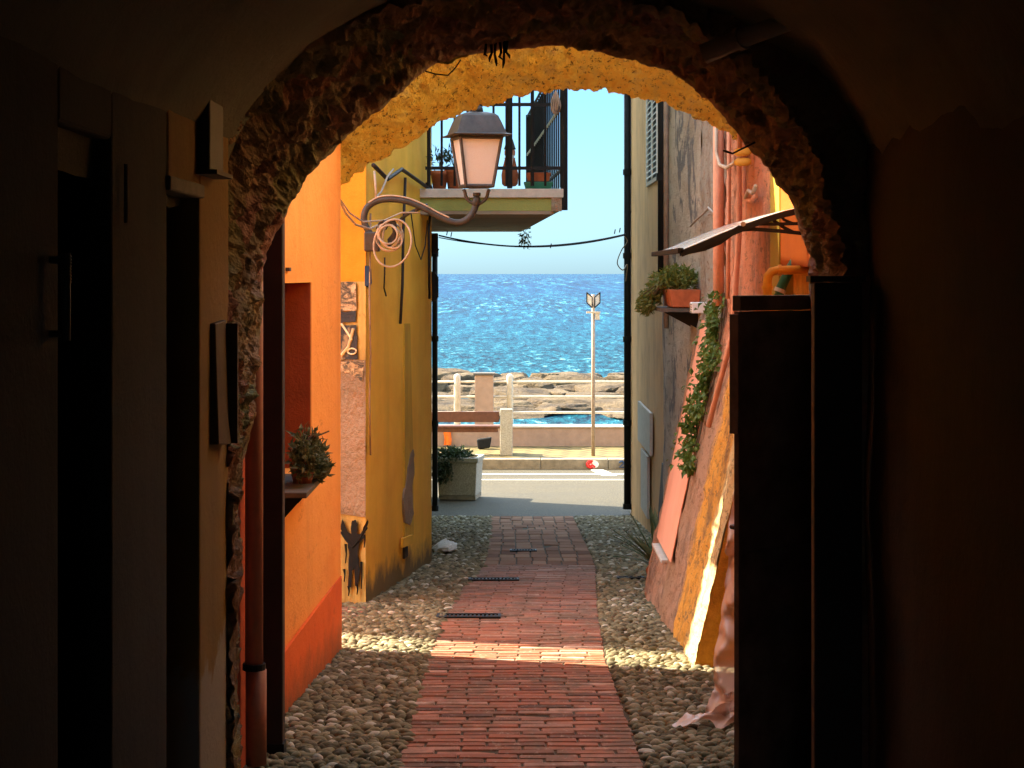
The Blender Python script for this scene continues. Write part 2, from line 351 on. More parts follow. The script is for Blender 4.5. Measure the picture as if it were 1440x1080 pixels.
# sea
g = N('sea_water')
yy = g.axis(1)
far = g.ramp(g.math('DIVIDE', g.math('LOGARITHM', g.math('MAXIMUM', yy, 1.0), 10.0), 4.0), [(0.43,(0.003,0.056,0.080)),(0.53,(0.003,0.046,0.085)),(0.66,(0.002,0.028,0.078)),(0.85,(0.002,0.015,0.062))])
lg = g.math('LOGARITHM', g.math('MAXIMUM', yy, 1.0), 10.0)
w1 = g.noise(1.0, 5, 0.7, g.map((2.6,0.55,1)), 0.6); w2 = g.noise(1.0, 5, 0.7, g.map((1.2,0.085,1)), 0.6); w3 = g.noise(1.0, 6, 0.75, g.map((0.34,0.010,1)), 0.4)
def blend(a, b, t): return g.math('ADD', g.math('MULTIPLY', a, g.math('SUBTRACT', 1.0, t)), g.math('MULTIPLY', b, t))
t1 = g.ramp(g.math('SUBTRACT', lg, 1.6), [(0.40,(0,0,0)),(0.80,(1,1,1))]); t2 = g.ramp(g.math('SUBTRACT', lg, 2.2), [(0.25,(0,0,0)),(0.75,(1,1,1))])
wv = blend(blend(w1, w2, t1), w3, t2)
g.bump(wv, 0.8, 0.9)
c = g.mix(g.ramp(wv, [(0.38,(1,1,1)),(0.49,(0,0,0))]), far, (0.001,0.010,0.024))
c = g.mix(g.ramp(wv, [(0.515,(0,0,0)),(0.60,(1,1,1))]), c, (0.010,0.108,0.150))
c = g.mix(g.ramp(wv, [(0.60,(0,0,0)),(0.66,(1,1,1))]), c, (0.13,0.24,0.26))  # wave sparkle painted into the colour as pale crests
g.l(c, g.b.inputs['Base Color']); M['sea'] = g.fin(c, 0.45, 0.03); g.b.inputs['IOR'].default_value = 1.33
g = N('boulder_stone'); c = g.ramp(g.noise(1.4, 8, 0.75, g.map((0.5,0.5,2.0))), [(0.36,(0.035,0.022,0.012)),(0.47,(0.10,0.064,0.033)),(0.72,(0.21,0.145,0.076))])
g.bump(g.noise(5, 8, 0.75), 1.0, 0.2); M['boulder'] = g.fin(c, 0.9, 0.2)
# lantern glass, awning sheet, plastic film
g = N('frosted_lamp_glass'); c = g.ramp(g.noise(120, 2, 0.5), [(0.3,(0.90,0.82,0.74)),(0.7,(0.94,0.88,0.80))])
tr = g.n('ShaderNodeBsdfTranslucent'); g.l(c, tr.inputs[0]); mx = g.n('ShaderNodeMixShader'); mx.inputs[0].default_value = 0.5
g.fin(c, 0.5, 0.4); g.l(g.b.outputs[0], mx.inputs[1]); g.l(tr.outputs[0], mx.inputs[2]); g.l(mx.outputs[0], g.t.nodes['Material Output'].inputs[0]); M['lampglass'] = g.m
def filmmat(name, col, alpha, rough):
    g = N(name); g.fin(col, rough, 0.5); g.b.inputs['Alpha'].default_value = alpha
    g.bump(g.noise(14, 5, 0.6), 0.3, 0.01); return g.m
M['sheet'] = filmmat('clear_polycarbonate', (0.75,0.78,0.76), 0.62, 0.12)
M['film'] = filmmat('brown_plastic_film', (0.80,0.55,0.43), 0.72, 0.30)

# ------------------------------------------------------------------ ground, road, sea
st = lambda o: tag(o, kind='structure')
m = MB()
ys = [-30, 0, 4, 7] + [7.5 + 0.5*i for i in range(31)] + [23.0]
m.grid(lambda u, v: (lerp(-14, 14, v), ys[round(u*(len(ys)-1))], gz(ys[round(u*(len(ys)-1))]) - 0.0065), len(ys)-1, 6)
st(m.build('alley_ground', M['mortar']))
RZ = gz(23)
m = MB(); m.add([(-80,22.98,RZ-0.004),(80,22.98,RZ-0.004),(80,28.8,RZ-0.03),(-80,28.8,RZ-0.03)], [(0,1,2,3)]); st(m.build('road', M['asphalt']))
KT = RZ + 0.13
m = MB()
for i in range(-30, 31):
    x0 = i*1.05 + 0.45; m.box(x0+0.004, x0+1.046, 28.8, 29.02, RZ-0.2, KT)
st(m.build('kerb', M['kerbstone'], bevel=0.012))
m = MB(); m.box(-60, 60, 29.02, 31.0, RZ-0.3, KT-0.004); st(m.build('pavement', M['pavers']))
SEAZ = CZ - 4.5
m = MB(); sxs = [-15000,-2000,-300,-37,43,310,2100,15000]; sys_ = [31,90,200,420,900,2000,5000,12000,32000]
m.grid(lambda u, v: (sxs[round(u*7)], sys_[round(v*8)], SEAZ), 7, 8); st(m.build('sea', M['sea']))
# road markings (paint a few mm above the asphalt)
def roadz(y): return RZ - 0.004 - 0.026*(y-22.98)/5.82 + 0.004
m = MB()
for y0, w in ((27.25, 0.07), (28.05, 0.07)):
    m.add([(-40,y0,roadz(y0)),(40,y0,roadz(y0)),(40,y0+w,roadz(y0+w)),(-40,y0+w,roadz(y0+w))], [(0,1,2,3)])
m.add([(1.36,27.85,roadz(27.85)),(1.58,27.85,roadz(27.85)),(1.42,28.7,roadz(28.7)),(1.22,28.7,roadz(28.7))], [(0,1,2,3)])
st(m.build('road_marking', M['roadpaint']))

# brick path
L = [(0,-.464),(7.45,-.464),(10.44,-.48),(12.4,-.467),(14.3,-.396),(16.36,-.25),(19.2,-.24),(23.2,-.27)]
Rr = [(0,.536),(7.45,.536),(10.44,.53),(12.4,.58),(14.3,.65),(16.36,.74),(19.2,.75),(23.2,.76)]
def tones(o, t):
    at = o.data.attributes.new('tone', 'FLOAT', 'POINT'); at.data.foreach_set('value', t)
m = MB(); ys2 = [4.9+.5*i for i in range(37)]
m.grid(lambda u, v: (lerp(interp(ys2[round(u*36)], L)-.004, interp(ys2[round(u*36)], Rr)+.004, v), ys2[round(u*36)], gz(ys2[round(u*36)])-.0035), 36, 2); st(m.build('path_bed', M['mortar']))
def brick_rows(name, y0, y1, pitch, blen, mat, stag, gap):
    m = MB(); tn = []; row = 0; y = y0
    while y < y1 - 0.01:
        ye = min(y + pitch, y1); yc = (y+ye)/2
        a, b = interp(yc, L)+random.uniform(-.008,.004), interp(yc, Rr)+random.uniform(-.004,.008); nx = max(1, round((b-a)/blen)); bl = (b-a)/nx; off = (row % 2)*0.5*bl*stag
        sh_ = random.uniform(-.03,.03)*stag
        edges = [a] + [a + off + sh_*(1 if off else 0) + k*bl + random.uniform(-.012,.012) for k in range(0 if off else 1, nx)] + [b]
        for e0, e1 in zip(edges, edges[1:]):
            sk = random.uniform(-.0025,.0025); j = random.uniform(-.0025, .002) - (.005 if random.random() < .04 else 0) ; t_ = random.gauss(0.5, 0.26); q = random.uniform(-.0015,.0015)
            g0 = gap*0.5
            zc0, zc1 = gz(y) + 0.004 + j, gz(ye) + 0.004 + j
            bx = [(e0+g0,y+g0-sk,gz(y)-.03),(e1-g0,y+g0+sk,gz(y)-.03),(e1-g0,ye-g0+sk,gz(ye)-.03),(e0+g0,ye-g0-sk,gz(ye)-.03)]
            c_ = 0.004
            tp = [(e0+g0+c_,y+g0+c_-sk,zc0+q),(e1-g0-c_,y+g0+c_+sk,zc0-q),(e1-g0-c_,ye-g0-c_+sk,zc1-q),(e0+g0+c_,ye-g0-c_-sk,zc1+q)]
            md = [(v[0], v[1], w[2]-0.005) for v, w in zip(bx, tp)]
            n = len(m.v); m.v += bx + md + tp; tn += [min(1,max(0,t_))]*12
            for k in range(4):
                k2 = (k+1)%4; m.f += [(n+k,n+k2,n+4+k2,n+4+k),(n+4+k,n+4+k2,n+8+k2,n+8+k)]
            m.f.append((n+8,n+9,n+10,n+11))
        y = ye; row += 1
    o = m.build(name, mat); tones(o, tn); return st(o)
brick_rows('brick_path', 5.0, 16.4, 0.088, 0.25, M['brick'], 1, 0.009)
brick_rows('stone_path', 16.4, 23.0, 0.36, 0.135, M['slab'], 0, 0.012)
m = MB(); tn = []
for i in range(28):
    for k in range(6):
        x0 = -1.15 - i*0.25 + (k%2)*0.12; y0 = 12.35 + k*0.118
        m.box(x0-.24, x0, y0, y0+.11, gz(12.7)-.06, gz(y0)+.004); tn += [random.gauss(.5,.2)]*8
o = m.build('side_street_path', M['brick']); tones(o, tn); st(o)

# pebbles (one body of rounded stones set in mortar)
def ico():
    import bmesh
    bm = bmesh.new(); bmesh.ops.create_icosphere(bm, subdivisions=2, radius=1.0)
    v = np.array([q.co[:] for q in bm.verts]); f = np.array([[q.index for q in p.verts] for p in bm.faces]); bm.free()
    return v, f
iv, iff = ico(); rng = np.random.default_rng(3)
def wall_l(D): return interp(D, [(0,-1.0),(7.2,-1.06),(8.8,-1.09),(10.9,-1.01),(10.95,-2.2),(13.3,-2.2),(13.32,-1.05),(16.7,-.73),(23,-1.0)])
def wall_r(D): return interp(D, [(0,1.25),(7.2,1.43),(10.2,1.43),(10.21,1.05),(14,1.05),(14.1,1.45),(23,1.5)])
V = []; FF = []; TT = []; nb = 0
y = 5.6
while y < 23.0:
    pitch = 0.032 if y < 14 else 0.045
    for side in (0, 1):
        a, b = (wall_l(y)-.02, interp(y, L)-.02) if side == 0 else (interp(y, Rr)-.012, wall_r(y)+.02)
        x = a + rng.uniform(0, .04)
        while x < b:
            wd_ = rng.uniform(.018, .040)
            sc_ = np.array([wd_*1.0, pitch*rng.uniform(.48,.66), rng.uniform(.015,.025)])
            v = iv*sc_; v += 0.12*sc_*np.sin(iv[:, [1,2,0]]*rng.uniform(1.5,3.2,3)+rng.uniform(0,6,3))
            an = rng.normal(0, .35); ca, sa = math.cos(an), math.sin(an)
            v = np.stack([v[:,0]*ca-v[:,1]*sa, v[:,0]*sa+v[:,1]*ca, v[:,2]], 1)
            cy = y + rng.normal(0,.007); v += np.array([x+wd_, cy, gz(cy)-.006+rng.normal(0,.004)])
            V.append(v); FF.append(iff+nb); nb += len(v); TT.append(np.full(len(v), min(1,max(0,rng.normal(.45,.33)))))
            x += wd_*2 + rng.uniform(-.006,.004)
    y += pitch
V = np.concatenate(V); FF = np.concatenate(FF); TT = np.concatenate(TT)
me = bpy.data.meshes.new('cobblestones'); me.vertices.add(len(V)); me.vertices.foreach_set('co', V.ravel().astype(np.float32))
me.loops.add(FF.size); me.loops.foreach_set('vertex_index', FF.ravel().astype(np.int32)); me.polygons.add(len(FF))
me.polygons.foreach_set('loop_start', (np.arange(len(FF))*3).astype(np.int32)); me.update(calc_edges=True)
me.polygons.foreach_set('use_smooth', np.ones(len(FF), bool)); me.materials.append(M['pebble'])
o = bpy.data.objects.new('cobblestones', me); COL.objects.link(o); tones(o, TT.astype(np.float32))
tag(o, 'rounded beach pebbles set in mortar beside the brick path', 'cobbles', kind='stuff')

# ------------------------------------------------------------------ passage (dark, around the camera)
EYE = CZ
def vaultz(x):                    # passage vault profile
    t = max(-1, min(1, (x - 0.11)/1.16)); return EYE + 0.234 + 0.80*math.sqrt(max(0, 1-t*t))
pv = T('passage_vault', 'dark low plaster barrel vault roofing the near end of the passage', 'vault')
m = MB()
def vf(u, v):
    x = 0.11 - 1.16*math.cos(math.pi*u); y = lerp(-6.2, 6.75, v); z = vaultz(x)
    n = 0.035*fn(x, y, z, 2.3, 4); return (x + n*0.6, y, z + n)
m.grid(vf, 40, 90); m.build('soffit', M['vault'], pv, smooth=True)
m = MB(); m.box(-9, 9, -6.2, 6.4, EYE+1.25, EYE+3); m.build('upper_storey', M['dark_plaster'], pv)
# left passage wall with two door openings
lw = T('passage_wall', 'ochre and brown plaster wall with two dark doorways, left of the passage', 'wall', (-1.05, 5, gz(5)))
m = MB(); X0, X1 = -1.45, -1.0
dz1 = EYE + 0.245; dz2 = EYE + 0.335
for a, b, z0, z1 in ((-6.2,4.08,-.6,EYE+.75),(4.08,4.62,dz2,EYE+.75),(4.62,5.36,-.6,EYE+.75),):
    m.box(X0, X1, a, b, z0, z1)
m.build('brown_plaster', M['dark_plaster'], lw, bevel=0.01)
m = MB()
for a, b, z0, z1 in ((5.36,5.90,dz1,EYE+.75),(5.90,6.50,-.6,EYE+.75)):
    m.box(X0, X1+0.004, a, b, z0, z1)
m.build('ochre_plaster', M['ochre'], lw, bevel=0.01)
def door(a, b, zt, label, lw):
    dr = T('door', label, 'door', (X1-.2, (a+b)/2, gz(a)))
    mm = MB(); mm.box(X1-.26, X1-.21, a+.04, b-.04, gz(a)-.05, zt-.05); mm.build('leaf', M['dark_wood'], dr)
    mm = MB()
    for i in range(2):
        for k in range(2):
            ya = lerp(a+.04, b-.04, k*.5)+.05; mm.box(X1-.212, X1-.200, ya, ya+(b-a-.08)*.5-.1, gz(a)+.2+i*.95, gz(a)+1.0+i*.95)
    mm.build('raised_panel', M['dark_wood'], dr, bevel=.008)
    mm = MB(); mm.box(X1-.3, X1-.15, a, a+.04, gz(a)-.05, zt); mm.box(X1-.3, X1-.15, b-.04, b, gz(a)-.05, zt); mm.box(X1-.3, X1-.15, a+.04, b-.04, zt-.05, zt); mm.build('door_frame', M['dark_wood'], dr)
    mm = MB(); mm.tube([(X1-.2, b-.12, gz(a)+1.0),(X1-.15, b-.12, gz(a)+1.0),(X1-.15, b-.22, gz(a)+1.0)], .009, 8); mm.build('handle', M['lamp_metal'], dr, smooth=True)
    return dr
door(5.36, 5.90, dz1, 'black doorway leaf under a pale stone lintel in the ochre wall', lw)
door(4.08, 4.62, dz2, 'dark greenish door in the brown wall, nearest the viewer', lw)
m = MB(); m.box(-1.1, -.985, 5.34, 5.93, dz1-.004, dz1+.040); m.build('lintel', M['grey_wood'], lw, bevel=.006)
# boards, bar and rod on that wall
b1 = T('wall_board', 'long narrow wooden board fixed upright on the ochre wall beside the arch', 'board', (-.96,6.2,EYE-.5))
m = MB(); m.prism([W(303,455,6.1),W(318,450,6.32),W(322,600,6.32),W(326,625,6.32),W(308,625,6.1)], (-.05,0,0)); m.build('board', M['ochre_wood'], b1, bevel=.004)
m = MB(); m.box(-.998,-.94,6.33,6.35,EYE-.58,EYE-.17); m.build('edge_strip', M['ochre_wood'], b1)
b2 = T('wall_beam', 'short dark timber upright where the ochre wall meets the vault', 'beam', (-.98,6.0,EYE+.5))
m = MB(); m.box(-1.02,-.955,5.85,6.12,EYE+.33,EYE+.62); m.build('timber', M['dark_wood'], b2, bevel=.006)
m = MB(); m.box(-1.02,-.93,5.83,6.16,EYE+.315,EYE+.329); m.build('ledge', M['ochre_wood'], b2)
pb = T('pull_handle', 'ribbed metal pull bar upright on the dark wall beside the nearest door', 'handle', (-.98,4.02,EYE))
m = MB(); m.tube([(-.965,4.0,EYE-.145),(-.965,4.0,EYE+.045)], .010, 10)
for i in range(9): m.tube([(-.965,4.0,EYE-.02+i*.007),(-.965,4.0,EYE-.017+i*.007)], .0125, 10)
m.build('grip', M['lamp_metal'], pb, smooth=True)
m = MB(); m.tube([(-1.0,4.0,EYE-.13),(-.965,4.0,EYE-.13)], .008, 8); m.tube([(-1.0,4.0,EYE+.03),(-.965,4.0,EYE+.03)], .008, 8); m.build('bracket', M['lamp_metal'], pb)
m = MB(); m.tube([(-.985,4.72,EYE+.28),(-.985,4.72,EYE+.13)], .006, 8); tag(m.build('metal_rod', M['lamp_metal']), 'thin metal rod upright on the brown wall between the two doorways', 'rod')
bw = MB(); bw.box(-1.5,-.45,-6.4,-6.2,-.3,EYE+1.3); bw.box(.75,1.9,-6.4,-6.2,-.3,EYE+1.3); bw.box(-.45,.75,-6.4,-6.2,EYE+.7,EYE+1.3); tag(bw.build('light_limit_wall', M['dark_plaster']), 'plaster wall added unseen at the back of the passage, its doorway limiting the daylight', 'wall')  # added out of view; doorway sized to cut daylight in the passage
# right passage wall
rw = T('passage_wall', 'bare dark plaster wall on the right of the passage', 'wall', (1.25,3,gz(3)))
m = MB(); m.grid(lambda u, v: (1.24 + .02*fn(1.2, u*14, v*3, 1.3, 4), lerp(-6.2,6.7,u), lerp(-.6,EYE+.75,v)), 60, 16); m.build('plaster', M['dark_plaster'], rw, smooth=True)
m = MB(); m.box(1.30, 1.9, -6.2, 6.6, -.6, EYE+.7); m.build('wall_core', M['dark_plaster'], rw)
pp = T('ceiling_pipe', 'grey pipe slung under the dark vault at top right', 'pipe', W(1090,40,6.2))
m = MB(); m.tube([W(990,76,6.35),W(1040,55,6.3),W(1190,2,6.1),W(1300,-40,5.9)], [.036,.034,.030,.030], 12); m.build('pipe', M['cable_grey'], pp, smooth=True)
m = MB(); m.tube([W(1040,55,6.31),W(1047,52,6.29)], .042, 12); m.build('collar', M['cable_grey'], pp)

# ------------------------------------------------------------------ near rubble arch
OUT = [(338,1110),(334,1000),(331,900),(337,800),(336,720),(345,640),(356,590),(362,540),(364,500),(368,430),(374,380),(385,340),(402,300),(430,256),(470,213),(515,170),(560,130),(600,98),(640,81),(700,72),(760,66),(800,69),(850,75),(900,88),(940,99),(968,118),(1000,148),(1030,180),(1060,215),(1085,245),(1108,277),(1125,312),(1133,350),(1137,400),(1141,450),(1143,600),(1143,900),(1143,1110)]
NEAR = [(332,1110),(332,1000),(331,900),(332,800),(331,720),(330,640),(328,590),(326,540),(322,500),(316,430),(306,380),(298,320),(290,250),(300,190),(330,130),(390,85),(455,55),(520,25),(580,5),(650,-8),(720,-12),(790,-10),(860,0),(930,20),(990,45),(1040,80),(1080,120),(1110,160),(1135,200),(1150,245),(1165,290),(1175,330),(1180,370),(1184,410),(1186,450),(1190,600),(1190,900),(1190,1110)]
def resamp(P, n):
    P = [Vector((p[0], p[1], 0)) for p in P]; out = []
    for i in range(n+1):
        t = i/n*(len(P)-1); k = min(int(t), len(P)-2); out.append(P[k].lerp(P[k+1], t-k))
    return out
NS = 560; A = resamp(OUT, NS); B = resamp(NEAR, NS)
def stone(x, y, z):
    d_, pts = mnoise.voronoi(Vector((x*5.5, y*4.0, z*5.5)) + Vector((.6*fn(x,y,z,3,3), .4*fn(y,z,x,3,3), 0)))
    return min(.5, (d_[1]-d_[0]))
na = T('stone_arch', 'dark rough rubble stone arch framing the view at the end of the passage', 'arch', (0.05, 6.9, gz(6.9)))
NT = 84
pr = []
for i in range(NS+1):
    fa = Vector(W(A[i].x, A[i].y, 7.2)); ne = Vector(W(B[i].x, B[i].y, 6.45))
    c_ = Vector((0.1, 0, EYE-.2)); rad = (fa - c_); rad.y = 0; rad.normalize()
    pr.append((fa, ne, rad))
def af(u, v):
    fa, ne, rad = pr[round(u*NS)]
    if v < 0.12:                  # far face
        p = fa + rad*(0.55*(0.12-v)/0.12); p.y = 7.24; e = .3
    elif v < .78: p = fa.lerp(ne, (v-.12)/.66); e = min(1, .35 + (v-.12)/.16)
    else:                         # face towards the passage
        t = (v-.78)/.22; p = ne + Vector((rad.x, 0, max(0, rad.z)))*.62*t; p.y = 6.45 - .03*t; e = 1 - .5*t
    if p.x > .9 and p.z < EYE: e *= lerp(1, .2, min(1, (EYE-p.z)/.15))
    k = stone(p.x, p.y, p.z)
    q = (0.030 - 0.16*max(0, .22-k) - .10*min(.22,k)*.4 + 0.030*fn(p.x,p.y,p.z,7,4) + .022*fn(p.x,p.y*.7,p.z,17,3) + .010*fn(p.x,p.y,p.z,40,2))*e
    if v < .78: return p + rad*q + Vector((0, -.3*q if v > .4 else 0, 0))
    return p + rad*q + Vector((0, 1.2*q, 0))
m = MB(); m.grid(af, NS, NT); m.build('rubble_ring', M['rubble'], na)
m = MB()                          # mass of the wall above and beside the opening, far side
def slab_far(y0, y1, P, name, mat, par, D, grow=0.0):
    mm = MB(); n = len(P)
    out = [(-9, P[0][1]), (-9, 3.2)]
    vs = []
    for (px, py) in P:
        w = W(px, py, D); vs.append((w[0], w[2]))
    ring = [(-9, vs[0][1]), (-9, EYE+3), (9, EYE+3), (9, vs[-1][1])]
    poly = vs + ring[::-1]
    mm.prism([(x, y0, z) for x, z in poly], (0, y1-y0, 0)); return mm.build(name, mat, par)
def grow(P, dx): # widen an outline away from the middle of the opening
    out = []
    for (x, y_) in P:
        v = Vector((x-740, (y_-480))); l = v.length; v = v*(1+dx/l); out.append((740+v.x, 480+v.y if y_ < 480 else y_))
    return out
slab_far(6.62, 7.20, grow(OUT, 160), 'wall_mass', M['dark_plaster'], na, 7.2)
# strands hanging from the arch
for pts, r_, lab in (([W(598,100,7.1),W(612,104,7.1),W(630,106,7.1),W(640,96,7.1),W(648,84,7.1)], .003, 'thin black wire looped below the crown of the dark arch'),
                 ([W(1062,200,6.9),W(1050,206,6.9),W(1030,216,6.85),W(1018,212,6.8)], .004, 'short grey wire end hanging on the right haunch of the arch')):
    m = MB(); m.tube(pts, r_, 6); tag(m.build('loose_wire', M['cable_black']), lab, 'wire')
m = MB()
for x_, l_ in ((684,9),(691,17),(697,23),(703,14),(709,26),(713,12)):
    m.tube([W(x_,58,7.12),W(x_+random.uniform(-2,2),70+l_*.3,7.1),W(x_+random.uniform(-3,3),70+l_*.7,7.09),W(x_+random.uniform(-4,4),70+l_,7.1)], [.006,.005,.006,.002], 5)
tag(m.build('hanging_roots', M['blackpaint']), 'short black strands hanging from the stones at the crown of the arch', 'strands')

# ------------------------------------------------------------------ gates and junk just beyond the arch
ga = T('gate_leaf', 'tall dark metal gate leaf standing open on the right beyond the arch', 'gate', (1.15, 7.25, gz(7.2)))
h0 = Vector((1.225, 7.26)); h1 = Vector((0.845, 6.96)); dd = (h1-h0).normalized(); nn = Vector((-dd.y, dd.x))
def gp(t, off, z): q = h0 + (h1-h0)*t + nn*off; return (q.x, q.y, z)
zb, zt = gz(7)-.05, EYE-.082
def gbox(mm, t0, t1, o0, o1, z0, z1):
    mm.hexa([gp(t0,o0,z0),gp(t1,o0,z0),gp(t1,o1,z0),gp(t0,o1,z0)], [gp(t0,o0,z1),gp(t1,o0,z1),gp(t1,o1,z1),gp(t0,o1,z1)])
m = MB(); gbox(m, 0, 1, -.012, .012, zb, zt-.06); m.build('sheet', M['gate_metal'], ga)
m = MB(); gbox(m, -.02, 1.0, -.022, .022, zt-.058, zt); gbox(m, .985, 1.03, -.024, .024, zt-.52, zt-.07); gbox(m, -.02, .03, -.024, .024, zb, zt-.06); gbox(m, .05, .95, -.02, .02, zb+.9, zb+.96); m.build('gate_frame', M['gate_metal'], ga, bevel=.003)
m = MB(); m.tube([gp(.93,-.02,zb+1.05), gp(.93,-.06,zb+1.05), gp(.72,-.06,zb+1.05)], .009, 8); m.build('handle', M['lamp_metal'], ga, smooth=True)
p2 = T('timber_post', 'dark timber post added to darken the right jamb of the rubble arch', 'post', (1.1,6.4,gz(6.4)))
m = MB(); m.box(1.035, 1.20, 6.33, 6.40, gz(6.4)-.05, EYE-.03); m.build('post', M['dark_wood'], p2, bevel=.008)  # post added to cover the jamb, which caught too much bounced light
m = MB(); m.box(1.02, 1.21, 6.32, 6.41, EYE-.028, EYE-.008); m.build('cap', M['dark_wood'], p2)
po = T('timber_post', 'dark square timber post against the left wall in front of the orange plaster', 'post', (-1.0, 7.7, gz(7.7)))
m = MB(); m.box(-1.055, -.955, 7.7, 7.78, gz(7.7)-.05, EYE+.4); m.build('post', M['dark_wood'], po, bevel=.006)
m = MB(); m.box(-1.06, -.95, 7.695, 7.785, gz(7.7)-.02, gz(7.7)+.05); m.build('foot', M['black_metal'], po)
dp = T('downpipe', 'pink painted drainpipe on the left just behind the dark arch', 'pipe', (-1.035,7.35,gz(7.3)))
px_ = -1.035
m = MB(); m.tube([(px_,7.42,gz(7.4)+.42),(px_,7.42,EYE+.6)], .036, 14); m.build('upper_pipe', M['pinkpipe'], dp, smooth=True)
m = MB(); m.tube([(px_+.008,7.42,gz(7.4)+.02),(px_+.008,7.42,gz(7.4)+.40)], .042, 14); m.build('lower_pipe', M['pinkpipe'], dp, smooth=True)
m = MB(); m.tube([(px_,7.42,gz(7.4)+.40),(px_,7.42,gz(7.4)+.425)], .046, 14); m.build('joint_ring', M['black_metal'], dp)

# ------------------------------------------------------------------ orange house (left)
oh = T('orange_house', 'bright orange plastered house wall with a deep window niche on the left', 'house', (-1.05, 9.2, gz(9.2)))
def ox(D): return interp(D, [(7.2,-1.10),(8.8,-1.09),(10.9,-1.01)])
def wpiece(mm, D0, D1, z0, z1, dep=.5, pr_=0.0, xf=ox):
    mm.hexa([(xf(D0)-dep,D0,z0),(xf(D0)+pr_,D0,z0),(xf(D1)+pr_,D1,z0),(xf(D1)-dep,D1,z0)], [(xf(D0)-dep,D0,z1),(xf(D0)+pr_,D0,z1),(xf(D1)+pr_,D1,z1),(xf(D1)-dep,D1,z1)])
nz0, nz1 = EYE-1.02, EYE-.045
m = MB()
for a in ((7.26,8.72,-1.2,EYE+2.16),(8.72,9.72,-1.2,nz0),(8.72,9.72,nz1,EYE+2.16),(9.72,10.9,-1.2,EYE+2.16)): wpiece(m, *a)
m.build('wall', M['orange'], oh)
m = MB(); wpiece(m, 7.85, 10.905, -1.2, -.28, .01, .006); m.build('dado', M['dado'], oh)
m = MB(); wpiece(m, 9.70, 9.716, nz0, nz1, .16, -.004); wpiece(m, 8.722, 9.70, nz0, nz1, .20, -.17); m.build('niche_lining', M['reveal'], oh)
m = MB(); wpiece(m, 7.27, 7.78, -1.2, EYE+.9, .01, .008); m.build('dark_wall_panel', M['reveal'], oh)  # dark red-brown panel over the near end of the wall
m = MB(); m.box(-9, -1.62, 7.26, 10.9, -1.3, EYE+2.16); m.build('house_body', M['orange'], oh)
m = MB(); m.box(-3.0, -1.12, 7.28, 8.95, EYE+2.17, EYE+3.3); m.build('roof_sun_block', M['orange'], oh)  # unseen block added on the roof to keep sun off the dark arch
m = MB(); m.box(ox(8.9)-.01, ox(8.9)+.02, 8.86, 8.93, EYE+.012, EYE+.03); m.build('bracket', M['grey_wood'], oh)
m = MB()
xn = -1.05-.175
for a_, b_, z0_, z1_ in ((8.74,8.80,nz0,nz1),(9.62,9.69,nz0,nz1),(9.19,9.24,nz0,nz1),(8.80,9.19,nz1-.06,nz1),(9.24,9.62,nz1-.06,nz1),(8.80,9.19,nz0+.45,nz0+.49),(9.24,9.62,nz0+.45,nz0+.49)): m.box(xn-.03, xn+.03, a_, b_, z0_, z1_)
m.build('window_frame', M['dark_wood'], oh)
sh = T('window_shelf', 'grey wooden shelf under the niche of the orange wall, holding the plants', 'shelf', (-1.0,9.1,EYE-1.0))
m = MB(); m.box(-1.16, -.955, 8.60, 9.42, EYE-1.045, EYE-1.018); m.build('board', M['grey_wood'], sh, bevel=.004)
m = MB(); m.prism([(-1.08,8.75,EYE-1.047),(-.98,8.75,EYE-1.047),(-1.08,8.75,EYE-1.16)], (0,.025,0)); m.prism([(-1.08,9.25,EYE-1.047),(-.98,9.25,EYE-1.047),(-1.08,9.25,EYE-1.16)], (0,.025,0)); m.build('bracket', M['black_metal'], sh)
def leafcloud(n, posf, Lr, wr, outc, mat, name, par, bend=.25):
    mm = MB()
    for _ in range(n):
        p = Vector(posf()); dv = (p - Vector(outc)).normalized() + Vector((random.gauss(0,.5),random.gauss(0,.5),random.gauss(0,.5)))
        mm.leaf(p, dv, (random.gauss(0,1),random.gauss(0,1),random.gauss(.6,1)), random.uniform(*Lr), random.uniform(*wr), bend)
    return mm.build(name, mat, par)
def gauss_in(c_, s):
    while True:
        v = [random.gauss(0,1) for _ in range(3)]
        if sum(q*q for q in v) < 3.2: return tuple(c_[k]+v[k]*s[k] for k in range(3))
pl = T('potted_plant', 'bushy plant with pointed leaves on the shelf of the orange wall', 'plant', (-1.0,9.0,EYE-1.01))
m = MB(); m.lathe([(.045,0),(.065,.10),(.07,.10),(.07,.12)], (-1.02,9.0,EYE-1.017), 16); m.build('pot', M['terracotta'], pl, smooth=True)
leafcloud(1100, lambda: gauss_in(*random.choice([((-1.0,9.0,EYE-.87),(.045,.09,.06)),((-.99,9.2,EYE-.91),(.04,.07,.045)),((-1.0,8.85,EYE-.90),(.04,.06,.05)),((-.96,9.1,EYE-.96),(.03,.10,.03))])), (.03,.062), (.013,.024), (-1.03,9.0,EYE-1.0), M['leaf_olive'], 'foliage', pl)
m = MB()
for k in range(9): m.tube([(-1.02,9.0,EYE-.9),(-1.02+random.gauss(0,.03),9.0+random.gauss(0,.06),EYE-.84),(-1.01+random.gauss(0,.06),9.03+random.gauss(0,.12),EYE-.78)], .004, 5)
m.build('stem', M['stem'], pl)

